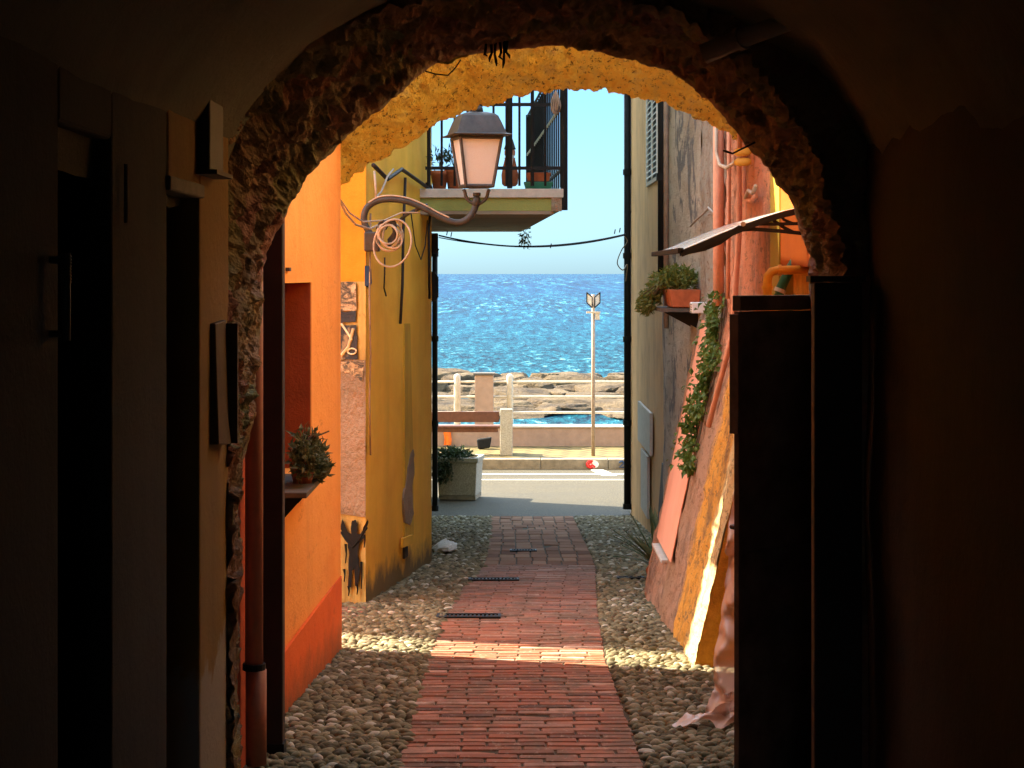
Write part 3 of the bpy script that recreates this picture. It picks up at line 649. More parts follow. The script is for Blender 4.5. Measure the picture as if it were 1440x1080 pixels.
# ------------------------------------------------------------------ golden arch bridging the alley
gl = T('plaster_arch', 'golden rough plastered arch spanning the alley beyond the dark arch', 'arch', (0.1, 11.1, gz(11)))
FARO = [(452,292),(466,277),(500,246),(550,213),(600,187),(650,160),(700,143),(750,133),(800,128),(850,128),(890,132),(930,145),(970,160),(1010,180),(1045,206),(1078,236),(1100,258)]
G = resamp(FARO, 320)
def gf(u, v):
    q = G[round(u*320)]; p = Vector(W(q.x, q.y, 11.5))
    c_ = Vector((.15, 11.5, EYE-.3)); rad = p - c_; rad.y = 0; rad.normalize()
    if v < .18: p = p + rad*(.45*(.18-v)/.18)
    else:
        t = (v-.18)/.82; p.y = lerp(11.5, 10.6, t); p += rad*(.22*t)
    k = .020*fn(p.x,p.y*.6,p.z,4,4) + .026*fn(p.x,p.y*.6,p.z,11,4) + .016*fn(p.x,p.y*.8,p.z,26,3); return p + rad*k
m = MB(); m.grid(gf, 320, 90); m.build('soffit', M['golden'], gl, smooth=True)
P2 = [(x, y_) for x, y_ in FARO]
mm = MB(); vs = []
for (x, y_) in P2:
    p = Vector(W(x, y_, 11.5)); rad = p - Vector((.15,11.5,EYE-.3)); rad.y = 0; rad.normalize(); p += rad*.26; vs.append((p.x, p.z))
poly = vs + [(vs[-1][0], EYE+1.55), (vs[0][0], EYE+1.55)]
mm.prism([(x, 10.6, z) for x, z in poly], (0, .88, 0)); mm.build('parapet', M['golden'], gl)

# ------------------------------------------------------------------ right inner wall, pipes, awning
ri = T('right_house', 'deep orange house wall with a sunlit corner strip painted pale yellow, right beyond the dark arch', 'house', (1.43,9,gz(9)))
m = MB(); m.box(1.432, 1.9, 7.24, 9.86, EYE+.035, EYE+.56); m.build('upper_wall', M['deep_orange'], ri)
m = MB(); m.box(1.430, 1.9, 7.24, 9.86, EYE+.562, EYE+1.9); m.build('parapet', M['bounce_pale'], ri)  # unseen pale band added above to bounce sunlight onto the orange wall
m = MB(); m.box(1.50, 1.9, 7.24, 9.86, -1.2, EYE+.033); m.build('lower_wall', M['stucco'], ri)
m = MB(); m.box(1.425, 1.9, 9.862, 10.2, -1.2, EYE+1.9); m.build('sun_strip', M['sun_strip_yellow'], ri)  # strip of sun on the corner put into the wall colour
m = MB(); m.box(1.92, 9, 7.24, 10.2, -1.3, EYE+1.9); m.build('house_body', M['orange'], ri)
gp_ = T('gas_pipe', 'yellow gas pipe bending into the right wall above the gate leaf', 'pipe', (1.3,9.3,EYE))
m = MB(); D_ = 9.2; m.tube([W(1079,470,D_),W(1079,398,D_),W(1080,388,D_),W(1085,382,D_),W(1094,380,D_),W(1160,379,D_)], .022, 12); m.build('pipe', M['gaspipe'], gp_, smooth=True)
m = MB(); m.tube([W(1079,402,D_),W(1079,407,D_)], .028, 12); m.tube([W(1094,380,D_),W(1099,380,D_)], .028, 12); m.build('fitting', M['gaspipe'], gp_)
gn = T('green_pipe', 'green plastic pipe slanting behind the yellow gas pipe', 'pipe', (1.35,9.4,EYE))
m = MB(); m.tube([W(1092,430,9.5),W(1098,405,9.5),W(1110,380,9.5),W(1122,362,9.5)], .026, 12); m.build('pipe', M['greenpipe'], gn, smooth=True)
m = MB(); m.tube([W(1096,411,9.5),W(1098,406,9.5)], .031, 12); m.build('joint', M['white'], gn)

aw = T('door_awning', 'curved clear door awning on black brackets on the right wall', 'awning', (1.43,9.8,EYE+.3))
PROF = [(958,352),(985,341),(1010,330),(1040,318),(1075,305),(1105,296),(1138,289)]
prof = [(W(x,y_,9.0)[0], W(x,y_,9.0)[2]) for x, y_ in PROF]
def cat(P, n):
    out = []
    for i in range(n+1):
        t = i/n*(len(P)-1); k = min(int(t), len(P)-2); out.append((lerp(P[k][0],P[k+1][0],t-k), lerp(P[k][1],P[k+1][1],t-k)))
    return out
pf = cat(prof, 30)
m = MB(); m.grid(lambda u, v: (pf[round(u*30)][0], lerp(9.02,10.68,v), pf[round(u*30)][1]), 30, 8); m.build('clear_sheet', M['sheet'], aw, smooth=True, solid=.005)
m = MB(); a_, b_ = pf[0], pf[1]
m.box(a_[0]-.016, a_[0]+.012, 9.0, 10.72, a_[1]-.014, a_[1]+.012); m.build('front_rail', M['black_metal'], aw, bevel=.003)
def flatbar(mm, P, D, h, w=.028):
    pts = [Vector(W(x, y_, 9.0)) for x, y_ in P]; a_, b_ = [], []
    for k, p in enumerate(pts):
        t = (pts[min(k+1, len(pts)-1)] - pts[max(k-1, 0)]).normalized(); n_ = Vector((-t.z, 0, t.x))*h/2
        a_.append(Vector((p.x, D, p.z)) + n_); b_.append(Vector((p.x, D, p.z)) - n_)
    mm.prism(a_ + b_[::-1], (0, w, 0))
for D_ in (9.0,):
    m = MB()
    flatbar(m, [(q_.x, q_.y) for q_ in smoothP([(x,y_+5,0) for x,y_ in PROF], 3)], D_, .030, .03)
    flatbar(m, [(956,356),(990,349),(1012,340),(1030,327),(1042,320)], D_+0.003, .028)
    flatbar(m, [(1046,317),(1060,314.5),(1090,315),(1136,314)], D_+0.006, .016)
    flatbar(m, [(1034,324),(1060,322),(1100,325),(1138,329)], D_+0.009, .018)
    flatbar(m, [(1082,304),(1092,312),(1104,320),(1118,327)], D_+0.012, .014)
    flatbar(m, [(1096,300),(1104,309),(1116,314)], D_+0.015, .012)
    m.build('bracket', M['blackpaint'], aw)
m = MB(); m.tube([W(1045,315,8.99),W(1045,315,9.04)], .012, 12); m.build('bolt', M['cable_grey'], aw)

# battered wall and grey house (right)
bh = T('buttressed_house', 'weathered pink and grey house wall with a leaning plastered base on the right', 'house', (1.2,12,gz(12)))
BT = EYE-.30
def bx(z, D):                     # alley face of the right wall at height z
    zb_ = gz(D); t = max(0, min(1, (z-zb_)/(BT-zb_))); x = lerp(1.0, 1.43, t)
    if z > BT: x = 1.43
    return x
def bfn(u, v):
    D = lerp(10.2, 14.05, u); zb_ = gz(D)-.05; z = lerp(zb_, EYE+2.9, v**1.3)
    x = bx(z, D); x += .016*fn(x, D, z, 3, 4) + .012*fn(x, D, z, 13, 4); return (x, D, z)
m = MB(); m.grid(bfn, 130, 170); m.build('leaning_wall', M['batter'], bh, smooth=True)
m = MB()                          # end of the leaning base, facing the passage
zz_ = [gz(10.2)-.05 + i*(BT+.02-gz(10.2)+.05)/24 for i in range(25)]
def endf(u, v):
    z = zz_[round(v*24)]; xl = bx(z, 10.2); x = lerp(xl+.004, 1.52, u); return (x, 10.19 - .012*fn(x, 2, z, 9, 4), z)
m.grid(endf, 14, 24); m.build('base_end', M['stucco'], bh, smooth=True)
m = MB()
def pfn(u, v):
    D = lerp(12.45, 13.62, u); z = lerp(gz(13)+.42, EYE-.34, v); return (bx(z, 13)-.020 + .004*fn(0,D,z,3,3), lerp(12.42+.05*fn(1,2,z,4,3), 13.62, u), z)
m.grid(pfn, 4, 60); m.build('pink_panel', M['pink_panel'], bh, solid=.006)
m = MB(); z_ = gz(13)+.40; x_ = bx(z_, 13)
m.box(x_-.06, x_+.05, 12.7, 13.5, z_-.03, z_-.008); m.build('ledge', M['pale_stone'], bh, bevel=.004)
m = MB(); m.box(1.53, 9, 10.25, 17.5, -1.8, EYE+2.9); m.build('house_body', M['brownwall'], bh)
m = MB()
def uf(u, v):
    D = lerp(14.0, 17.6, u); z = lerp(gz(D)-.05, EYE+2.9, v); return (1.44 + .012*fn(1.4, D, z, 2.5, 4), D, z)
g_ = N('weathered_grey_plaster')
c = g_.ramp(g_.noise(1.6, 7, 0.7, g_.map((1,.35,1))), [(0.3,(0.30,0.24,0.17)),(0.55,(0.48,0.41,0.32)),(0.75,(0.56,0.49,0.39))])
c = g_.mix(g_.ramp(g_.noise(1.0, 7, 0.75, g_.map((3.2,1.3,1.5)), 0.8), [(0.53,(0,0,0)),(0.57,(0.9,)*3)]), c, (0.12,0.115,0.115))
c = g_.mix(g_.ramp(g_.noise(14, 6, 0.75, g_.map((1,.25,1))), [(0.55,(0,0,0)),(0.62,(0.7,)*3)]), c, (0.20,0.17,0.14))
g_.bump(g_.noise(25, 7, 0.75, g_.map((1,.3,1))), 1.0, 0.03); M['greyplaster'] = g_.fin(c, 0.92, 0.2)
m.grid(uf, 50, 60); m.build('grey_wall', M['greyplaster'], bh, smooth=True)
# conduits and pipes on it
def pipe(name, label, pts, r, mat, cat_='pipe'):
    mm = MB(); mm.tube(pts, r, 10); return tag(mm.build(name, mat, smooth=True), label, cat_)
def onb(D, py, off=.03):          # point just off the battered wall at distance D seen at height py
    z = CZ - (py-385)*D/F; return (bx(z, D)-off, D, z)
pipe('downpipe', 'thick salmon drainpipe beside the grey plaster on the right wall', [onb(12.35,100,.05),onb(12.35,300,.05),onb(12.35,430,.05)], .038, M['salmon'])
pipe('downpipe', 'thin salmon pipe beside the thick one on the pink wall', [onb(11.9,120),onb(11.95,330),onb(12.0,420)], .014, M['salmon'])
pipe('conduit', 'brown pipe running down the pink wall under the awning', [onb(11.35,170),onb(11.4,330),onb(11.6,470,.03),onb(11.8,600,.03)], .018, M['salmon'])
pipe('conduit', 'pale pipe with an open end on the pink wall above the awning', [onb(11.15,200),onb(11.15,275),onb(11.12,280),onb(10.8,283),onb(10.5,276,.05)], .014, M['salmon'])
pipe('cable', 'pale cable drooping across the pink wall near the golden arch', [onb(12.3,180,.07),onb(12.3,215,.07),onb(12.1,232,.07),onb(11.8,236,.06),onb(11.4,228,.05),onb(11.1,216,.05)], .012, M['cable_pale'], 'cable')
pipe('cable', 'frayed grey cable across the grey plaster of the right wall', [onb(14.6,318,.02),onb(14.0,310,.04),onb(13.4,300,.04),onb(13.0,292,.05),onb(12.6,300,.05),onb(12.4,292,.06)], .008, M['cable_grey'], 'cable')
pipe('cable', 'pale cable along the pink wall above the awning bracket', [onb(11.0,278,.04),onb(10.8,268,.05),onb(10.6,272,.05),onb(10.4,262,.06)], .012, M['cable_pale'], 'cable')
oi_ = T('insulator', 'orange cable insulators at the right foot of the golden arch', 'insulator', onb(10.9,222,.06))
for q in (215, 229):
    m = MB(); c_ = Vector(onb(10.9, q, .07)); m.tube([c_+Vector((-.05,0,0)),c_+Vector((-.03,0,.003)),c_+Vector((.03,0,.006)),c_+Vector((.05,0,.006))], [.014,.024,.024,.014], 12); m.build('knob', M['gaspipe'], oi_, smooth=True)
# ivy and window box
iv_ = T('ivy', 'trailing green ivy hanging down the leaning pink wall', 'plant', onb(12.3,415,.05))
def ivp():
    t = random.random(); py = lerp(412, 662, t); D = 12.35 + random.gauss(0, .17)*(1.15-.5*t)*(.7+.5*math.sin(t*23)) + .10*math.sin(t*11); p = onb(D, py, .03+abs(random.gauss(0,.045)))
    return p
leafcloud(1000, ivp, (.022,.07), (.016,.05), (1.6,12.3,EYE-.2), M['leaf_ivy'], 'foliage', iv_, .25)
m = MB()
for k in range(5): m.tube([onb(12.3+.1*math.sin(k*2+i*.6), 412+i*28, .025) for i in range(9)], .005, 5)
m.build('stem', M['stem'], iv_)
wb = T('window_box', 'terracotta trough of spilling succulents on a bracket of the right wall', 'planter', (1.3,14.3,EYE-.3))
m = MB(); m.hexa([(1.22,14.02,EYE-.255),(1.42,14.02,EYE-.255),(1.42,14.75,EYE-.255),(1.22,14.75,EYE-.255)], [(1.19,14.0,EYE-.12),(1.43,14.0,EYE-.12),(1.43,14.78,EYE-.12),(1.19,14.78,EYE-.12)]); m.build('trough', M['terracotta'], wb, bevel=.006)
m = MB(); m.box(1.13, 1.44, 14.0, 14.9, EYE-.29, EYE-.262); m.build('shelf', M['grey_wood'], wb)
m = MB(); m.prism([(1.42,14.1,EYE-.292),(1.18,14.1,EYE-.292),(1.42,14.1,EYE-.42)], (0,.02,0)); m.prism([(1.42,14.7,EYE-.292),(1.18,14.7,EYE-.292),(1.42,14.7,EYE-.42)], (0,.02,0)); m.build('bracket', M['black_metal'], wb)
def wbp():
    if random.random() < .62: return gauss_in((1.27,14.35,EYE-.05),(.10,.20,.055))
    t = random.random(); return gauss_in((1.16-.10*t,14.55,EYE-.09-.17*t),(.045,.1,.05))
leafcloud(1500, wbp, (.035,.07), (.014,.028), (1.3,14.4,EYE-.15), M['leaf_mid'], 'foliage', wb)
m = MB()
for k in range(14):
    a = random.uniform(-.1,.06); m.tube([(1.25,14.2+k*.03,EYE-.12),(1.18+a*.4,14.2+k*.03,EYE-.06),(1.10+a,14.25+k*.03,EYE-.16)], .004, 5)
m.build('stem', M['stem'], wb)
ub = T('junction_box', 'small white ribbed box on the wall beside the terracotta trough', 'box', (1.38,13.6,EYE-.2))
m = MB(); m.box(1.32, 1.43, 13.55, 13.72, EYE-.29, EYE-.21); m.build('case', M['white'], ub, bevel=.006)
m = MB()
for i in range(4): m.box(1.316, 1.32, 13.56, 13.71, EYE-.285+i*.018, EYE-.277+i*.018)
m.build('rib', M['cable_grey'], ub)
# brown end house on the right, seaward
be = T('brown_house', 'grey brown end house with a shuttered window at the seaward end on the right', 'house', (1.47,20,gz(20)))
m = MB(); m.box(1.500, 9, 17.6, 23.3, -1.9, EYE+2.9); m.build('wall', M['brownwall'], be)
m = MB(); m.box(1.4801, 1.500, 18.8, 20.42, EYE+.96, EYE+1.0); m.build('sill', M['pale_stone'], be)
m = MB(); m.box(1.4751, 1.500, 18.86, 18.92, EYE+1.0, EYE+2.4); m.box(1.4751, 1.500, 20.3, 20.36, EYE+1.0, EYE+2.4); m.box(1.4751,1.500,19.58,19.64,EYE+1.0,EYE+2.4); m.build('window_frame', M['white'], be)
for a in (18.92, 19.64):
    m = MB(); m.box(1.4945, 1.4996, a+.01, a+.65, EYE+1.01, EYE+2.4)
    o = m.build('shutter', M['black_metal'], be)
    m = MB()
    for i in range(22): m.hexa([(1.4701,a+.03,EYE+1.03+i*.062),(1.4932,a+.03,EYE+1.05+i*.062),(1.4932,a+.63,EYE+1.05+i*.062),(1.4701,a+.63,EYE+1.03+i*.062)], [(1.4701,a+.03,EYE+1.042+i*.062),(1.4932,a+.03,EYE+1.062+i*.062),(1.4932,a+.63,EYE+1.062+i*.062),(1.4701,a+.63,EYE+1.042+i*.062)])
    m.build('slats', M['white'], o)
m = MB(); m.box(1.4851, 1.454, 19.9, 20.9, gz(20)+.18, gz(20)+.85); m.build('meter_door', M['pale_stone'], be, bevel=.004)
m = MB(); m.box(1.4851, 1.454, 19.5, 21.4, gz(20)+.9, gz(20)+1.35); m.build('meter_door', M['pale_stone'], be, bevel=.004)
m = MB(); m.box(1.4902, 1.4996, 17.65, 18.0, gz(18)+.85, gz(18)+1.25); m.build('vent_slot', M['black_metal'], be)
m = MB(); m.hexa([(1.405,17.7,gz(18)),(1.465,17.7,gz(18)),(1.465,18.1,gz(18)),(1.405,18.1,gz(18))],[(1.465,17.7,gz(18)+.84),(1.497,17.7,gz(18)+.84),(1.497,18.1,gz(18)+.84),(1.465,18.1,gz(18)+.84)]); tag(m.build('plank', M['dark_wood'], bevel=.004), 'dark plank leaning on the wall below the black slot', 'plank')
def downpipe(label, x, D, z0, z1, r, mat):
    t = T('downpipe', label, 'pipe', (x, D, z0))
    mm = MB(); mm.tube([(x,D,z0+.08),(x,D,z1)], r, 14); mm.build('pipe', mat, t, smooth=True)
    mm = MB()
    for z in [z0+.08+1.05*k for k in range(int((z1-z0)/1.05)+1)]: mm.tube([(x,D,z),(x,D,z+.07)], r*1.3, 14)
    mm.build('collar', mat, t)
    mm = MB()
    for z in [z0+.6+1.6*k for k in range(int((z1-z0-.6)/1.6)+1)]: mm.box(x-.004 if x>0 else x-.08, x+.08 if x>0 else x+.004, D-.012, D+.012, z, z+.03)
    mm.build('bracket', M['black_metal'], t); return t
downpipe('tall black drainpipe at the seaward corner of the right house', 1.452, 23.25, RZ-.02, EYE+2.95, .045, M['black_metal'])
downpipe('dark drainpipe between the grey and the brown wall, high on the right', 1.42, 17.45, EYE-.25, EYE+2.95, .045, M['black_metal'])
pipe('downpipe', 'brown pipe close to the dark drainpipe on the grey wall', [(1.41,16.9,EYE-.5),(1.41,16.9,EYE+3)], .025, M['cable_grey'])
ag = T('agave', 'spiky agave growing at the foot of the leaning wall on the right', 'plant', (1.22,15.2,gz(15.2)))
m = MB(); c_ = Vector((1.20,15.1,gz(15.1)+.10))
for k in range(30):
    a = random.uniform(0, 2*math.pi); el = random.uniform(.45,1.4); Lf = random.uniform(.34,.58)
    d0 = Vector((math.cos(a)*math.cos(el)-.28, math.sin(a)*math.cos(el)*.7, math.sin(el))).normalized(); sd = d0.cross(Vector((0,0,1))).normalized()
    pr_ = []
    for i in range(7):
        t = i/6; p = c_ + d0*Lf*t + Vector((0,0,-.38*Lf*t*t*(1-math.sin(el)*.8))); w_ = .058*(1-t)**.7*(0.7+1.2*t if t<.3 else 1.05)
        pr_ += [p-sd*w_, p+Vector((0,0,-.008)), p+sd*w_]
    m.add(pr_, [(3*i+j,3*i+j+1,3*i+j+4,3*i+j+3) for i in range(6) for j in (0,1)])
m.build('leaves', M['agave'], ag, smooth=True)
m = MB(); m.lathe([(.10,0),(.13,.10),(.11,.13)], (1.22,15.1,gz(15.1)-.02), 16); m.build('pot', M['terracotta'], ag, smooth=True)
# plastic film
pf_ = T('plastic_sheet', 'crumpled brownish plastic sheet hanging to the ground behind the gate leaf', 'sheet', (1.0,8.4,gz(8.4)))
m = MB()
def film(u, v):
    # u along the width, v from top to bottom
    z = lerp(EYE-.95, gz(8.3)+.015, min(1, v/.78)); D = lerp(9.0, 8.3, v) - .15*u
    xr = 1.45; xl = interp(v, [(0,1.11),(.15,1.06),(.35,1.0),(.55,.95),(.7,.92),(.78,.87),(.9,.8),(1,.72)])
    x = lerp(xl, xr, u)
    if v > .78: z = gz(D) + .02 + .10*(1-(v-.78)/.22)*(.5+.5*math.sin(u*9+v*14))
    k = fn(x*1.0, D, z, 6, 4); k2 = math.sin(u*26 + 4*fn(x,D,z,3,2) + v*3)
    fold = .035*k2 + .05*k
    return (x + .5*fold, D + fold*1.3, max(z + (.05*abs(k) if v > .7 else .012*k), gz(D)+.012))
m.grid(film, 80, 110); m.build('film', M['film'], pf_, smooth=True)

# ------------------------------------------------------------------ yellow house (left)
yh = T('yellow_house', 'ochre yellow house with peeling corner, left of the alley towards the sea', 'house', (-1,15,gz(15)))
def yx(D): return interp(D, [(13.3,-1.05),(16.7,-.73),(17.0,-.74),(25.1,-1.09)])
m = MB()
YT = EYE+5.4
def yf(u, v):
    D = lerp(13.3, 16.75, u); z = lerp(gz(D)-.05, YT, v); return (yx(D)+.008*fn(0,D,z,2,4), D, z)
m.grid(yf, 40, 80); m.build('side_wall', M['yellow'], yh, smooth=True)
m = MB()
def yf2(u, v):
    D = lerp(16.75, 25.1, u); z = lerp(gz(D)-.05, YT, v); return (yx(D), D, z)
m.grid(yf2, 10, 10); m.build('green_wall', M['greenwall'], yh)
# corner face towards the viewer (banded: orange paint, torn mural, bare render, ochre)
def cxy(t): return (lerp(-1.05,-6.1,t), lerp(13.3,13.7,min(1,t*12)))
def face(z0, z1, mat, name, off=0.0, x0=-1.052, x1=-1.5, par=yh):
    mm = MB()
    def ff(u, v):
        x = lerp(x0, x1, u); D = lerp(13.3, 13.75, min(1,(-1.05-x)/.45)) - off; z = lerp(z0, z1, v); return (x, D-.012*fn(x,3,z,4,4)-.006*fn(x,3,z,20,3), z)
    mm.grid(ff, 20, max(4,int((z1-z0)*24))); return mm.build(name, mat, par, smooth=True)
zc = lambda py: CZ - (py-385)*13.35/F
M['corner_orange'] = plaster('corner_orange_paint', (0.58,0.24,0.015), (0.46,0.18,0.012), streak=.15)
M['corner_ochre'] = plaster('corner_ochre_paint', (0.52,0.36,0.10), (0.30,0.19,0.06), c3=(0.07,0.055,0.04), streak=.7)
face(zc(396), YT, M['corner_orange'], 'corner_paint')
face(zc(726), zc(506), M['grey_patch'], 'bare_render', .015)
face(gz(13.3)-.1, zc(726), M['corner_ochre'], 'corner_foot')
face(zc(506), zc(396), M['corner_ochre'], 'mural_ground')
m = MB(); m.add([(-1.5,13.75,-1.4),(-6.1,13.75,-1.4),(-6.1,13.75,YT),(-1.5,13.75,YT)], [(0,1,2,3)]); m.add([(-6.1,13.75,-1.4),(-6.1,25.1,-1.9),(-6.1,25.1,YT),(-6.1,13.75,YT)], [(0,1,2,3)]); m.add([(-6.1,25.1,-1.9),(-1.09,25.1,-1.9),(-1.09,25.1,YT),(-6.1,25.1,YT)], [(0,1,2,3)]); m.build('wall', M['yellow'], yh)
m = MB(); m.add([(-6.3,13.1,YT),(-.65,13.1,YT),(-.65,25.4,YT),(-6.3,25.4,YT),(-3.4,13.1,YT+1.2),(-3.4,25.4,YT+1.2)], [(0,1,4),(2,3,5),(1,2,5,4),(3,0,4,5),(0,3,2,1)]); m.build('roof', M['roof_tile'], yh)
# mural: torn paint patches and a painted eye (flat paint on the wall)
def onface(px, py, off=.02):
    D = 13.3; 
    for _ in range(4):
        x = (px-720)*D/F; D = lerp(13.3,13.75,min(1,max(0,(-1.05-x)/.45))) - off
    return ((px-720)*D/F, D, CZ-(py-385)*D/F)
def jag(P, a=1.6, n=5):
    out = []
    for (x0,y0),(x1,y1) in zip(P, P[1:]+P[:1]):
        for k in range(n): out.append((lerp(x0,x1,k/n)+random.uniform(-a,a)*(1 if k else .3), lerp(y0,y1,k/n)+random.uniform(-a,a)*(1 if k else .3)))
    return out
mu = T('mural', 'torn painted mural with an eye on the corner of the yellow house', 'mural', onface(495,450))
g_ = N('mural_paint')
c = g_.ramp(g_.noise(7, 7, 0.75, g_.map((.8,1,2.2)), dist=1.2), [(0.38,(0.03,0.03,0.03)),(0.47,(0.10,0.085,0.06)),(0.54,(0.42,0.29,0.15)),(0.62,(0.60,0.46,0.28)),(0.72,(0.12,0.10,0.08))])
c = g_.mix(g_.ramp(g_.noise(30, 5, 0.7), [(0.5,(0,0,0)),(0.62,(0.6,)*3)]), c, (0.10,0.08,0.06))
M['mural'] = g_.fin(c, .85, .2)
M['mural_dark'] = plaster('mural_dark_paint', (0.045,0.045,0.048), (0.025,0.025,0.03), c3=(0.30,0.22,0.12), streak=.2)
m = MB()
for ply in ([(474,396),(500,397),(501,436),(474,438)], [(474,508),(512,508),(510,536),(500,530),(488,524),(474,524)]):
    m.prism([onface(x,y_,.026) for x,y_ in jag(ply, 1.0)], (0,.004,0))
m.build('painted_patch', M['mural'], mu); m = MB()
for ply in ([(474,439),(501,437),(500,453),(474,454)], [(474,459),(501,457),(503,505),(474,506)]):
    m.prism([onface(x,y_,.026) for x,y_ in jag(ply, .9)], (0,.004,0))
m.build('dark_patch', M['mural_dark'], mu)
M['cream_paint'] = simple('cream_paint', (0.75,0.60,0.36), .8, .2)
m = MB(); m.tube([onface(480,500,.034),onface(490,488,.034),onface(495,470,.034),onface(497,462,.034)], .012, 6); m.tube([onface(480,455,.034),onface(490,470,.034),onface(495,478,.034)], .008, 6)
m.tube([onface(495+6*math.cos(a),494+4*math.sin(a),.034) for a in [i*math.pi/8 for i in range(17)]], .006, 6); m.build('painted_line', M['cream_paint'], mu)
gr = T('graffito', 'black painted figure with raised arms low on the yellow house corner', 'graffito', onface(495,780))
fig = [(481,730),(489,748),(494,752),(493,742),(495,732),(500,731),(503,737),(502,750),(507,751),(514,736),(517,730),(518,736),(511,756),(505,764),(503,780),(506,800),(503,822),(499,824),(498,800),(495,803),(494,826),(489,826),(490,800),(491,780),(489,764),(482,752),(478,742)]
m = MB(); m.prism([onface(x,y_,.024) for x,y_ in jag(fig, .7, 3)], (0,.005,0)); m.build('painted_figure', M['blackpaint'], gr)
m = MB()
for x_, a_, b_ in ((486,765,792),(508,790,828),(484,800,818),(512,752,770),(490,824,838),(502,822,836)): m.tube([onface(x_,a_,.022),onface(x_+1,(a_+b_)/2,.022),onface(x_,b_,.022)], [.010,.006,.004], 5)
m.tube([onface(479,748,.024),onface(487,760,.024),onface(496,770,.024),onface(505,760,.024),onface(516,742,.024)], .008, 5)
m.build('paint_drip', M['blackpaint'], gr)
# strip, bare patch, slot and fittings on the yellow side wall
def onY(px, py, off=.012):
    a, b = 13.3, 16.75
    for _ in range(40):
        D = (a+b)/2
        if 720 + (yx(D)+off)*F/D < px: a = D
        else: b = D
    return (yx(D)+off, D, CZ-(py-385)*D/F)
def patch(mat, P, name, off=.012):
    mm = MB(); mm.prism([onY(x,y_,off) for x,y_ in (jag(P, .8, 4) if name == 'bare_patch' else P)], (-.02,0,0)); return mm.build(name, mat, yh)
M['dark_ochre'] = plaster('dark_ochre_paint', (0.62,0.40,0.045), (0.5,0.3,0.035), streak=.4)
patch(M['dark_ochre'], [(569,455),(577,455),(581,640),(582,752),(569,757)], 'painted_strip', .010)
patch(M['grey_patch'], [(570,735),(568,700),(573,665),(578,638),(582,632),(583,660),(580,690),(582,722),(577,738)], 'bare_patch', .016)
patch(M['yellow'], [(567,757),(581,752),(581,764),(567,770)], 'ledge', .04)
patch(M['dark_wood'], [(569,770),(574,768),(574,782),(569,786)], 'slot', .014)
bs = T('meter_cover', 'narrow dark blue slotted cover on the yellow wall near the corner', 'cover', onY(519,390))
m = MB(); m.prism([onY(515,378,.02),onY(518,374,.02),onY(522,378,.02),onY(523,398,.02),onY(520,404,.02),onY(516,402,.02)], (-.03,0,0)); m.build('plate', M['blue'], bs); m = MB(); m.prism([onY(518,383,.026),onY(520,382,.026),onY(520,397,.026),onY(518,398,.026)], (-.004,0,0)); m.build('slot', M['cream_paint'], bs)
pipe('cable', 'black cable running down the yellow wall below the lamp arm', [onY(570,250,.03),onY(567,330,.03),onY(566,400,.03),onY(563,455,.03)], .012, M['cable_black'], 'cable')
pipe('cable', 'thin dark cable end hanging below the coil on the yellow wall', [onY(541,362,.04),onY(541,385,.04),onY(540,405,.04),onY(543,416,.04)], .006, M['cable_black'], 'cable')
pipe('cable', 'brown cable down the corner edge of the yellow house', [onY(521,300,.025),onY(519,420,.025),onY(521,500,.025),onY(519,560,.025),onY(521,640,.025)], .007, M['cable_grey'], 'cable')
pipe('cable', 'dark cable bundle slung along the yellow wall above the lamp arm', [onY(525,232,.05),onY(545,252,.06),onY(565,238,.05),onY(585,252,.05),onY(604,266,.05)], .016, M['cable_black'], 'cable')
pipe('cable', 'pale cable loop under the cable bundle at the yellow corner', [onY(517,240,.06),onY(517,265,.07),onY(524,278,.07),onY(536,270,.08),onY(545,248,.08),onY(553,238,.07)], .008, M['cable_pale'], 'cable')
pipe('cable', 'thin hanging wire loop to the right of the coil on the yellow wall', [onY(578,300,.04),onY(584,345,.04),onY(592,365,.04),onY(598,345,.04),onY(601,310,.04)], .005, M['cable_black'], 'cable')
pipe('cable', 'dark cable bent over the end of the yellow wall beside the balcony', [onY(600,258,.04),onY(606,262,.05),onY(609,275,.05),onY(605,300,.05),onY(603,320,.05),onY(604,420,.04)], .012, M['cable_black'], 'cable')
pipe('cable', 'pair of pale cables drooping from the foot of the golden arch to the coil', [W(474,276,11.5),W(486,300,12),W(500,316,12.6),W(520,322,13.0),W(536,315,13.25)], .008, M['cable_pale'], 'cable')
pipe('cable', 'thin pale cable sweeping from the arch foot to the lamp arm', [W(475,276,11.5),W(492,300,12.2),W(510,312,12.8),W(540,310,13.2),W(565,299,13.3),W(590,299,13.3)], .006, M['cable_pale'], 'cable')

# street lamp on its bracket
LD = 13.3
lp = T('street_lamp', 'brown four sided lantern on a curved wall bracket at the yellow house', 'lamp', W(670,265,LD))
k_ = LD/F
arm = [(528,338),(520,328),(513,315),(512,302),(518,290),(532,282),(550,280),(572,283),(595,292),(615,303),(632,311),(646,313),(657,308),(665,299),(669,288)]
m = MB(); m.tube(smoothP([W(x,y_,LD) for x,y_ in arm]), .024, 12); m.build('arm', M['lamp_metal'], lp, smooth=True)
m = MB(); m.tube(smoothP([W(585,296,LD+.02),W(600,288,LD+.1),W(575,300,LD+.15),W(560,312,LD+.2)]), .012, 8); m.build('brace', M['lamp_metal'], lp, smooth=True)
m = MB(); m.tube(smoothP([W(x,y_-5,LD-.02) for x,y_ in arm[4:11]]), .006, 6); m.build('supply_cable', M['cable_pale'], lp, smooth=True)
m = MB(); c0 = W(530,340,LD); m.box(-1.06,-.95,LD-.06,LD+.06,c0[2]-.07,c0[2]+.07); m.build('wall_plate', M['lamp_metal'], lp, bevel=.01)
lc = Vector(W(670,230,LD)); zz = lambda py: CZ-(py-385)*k_
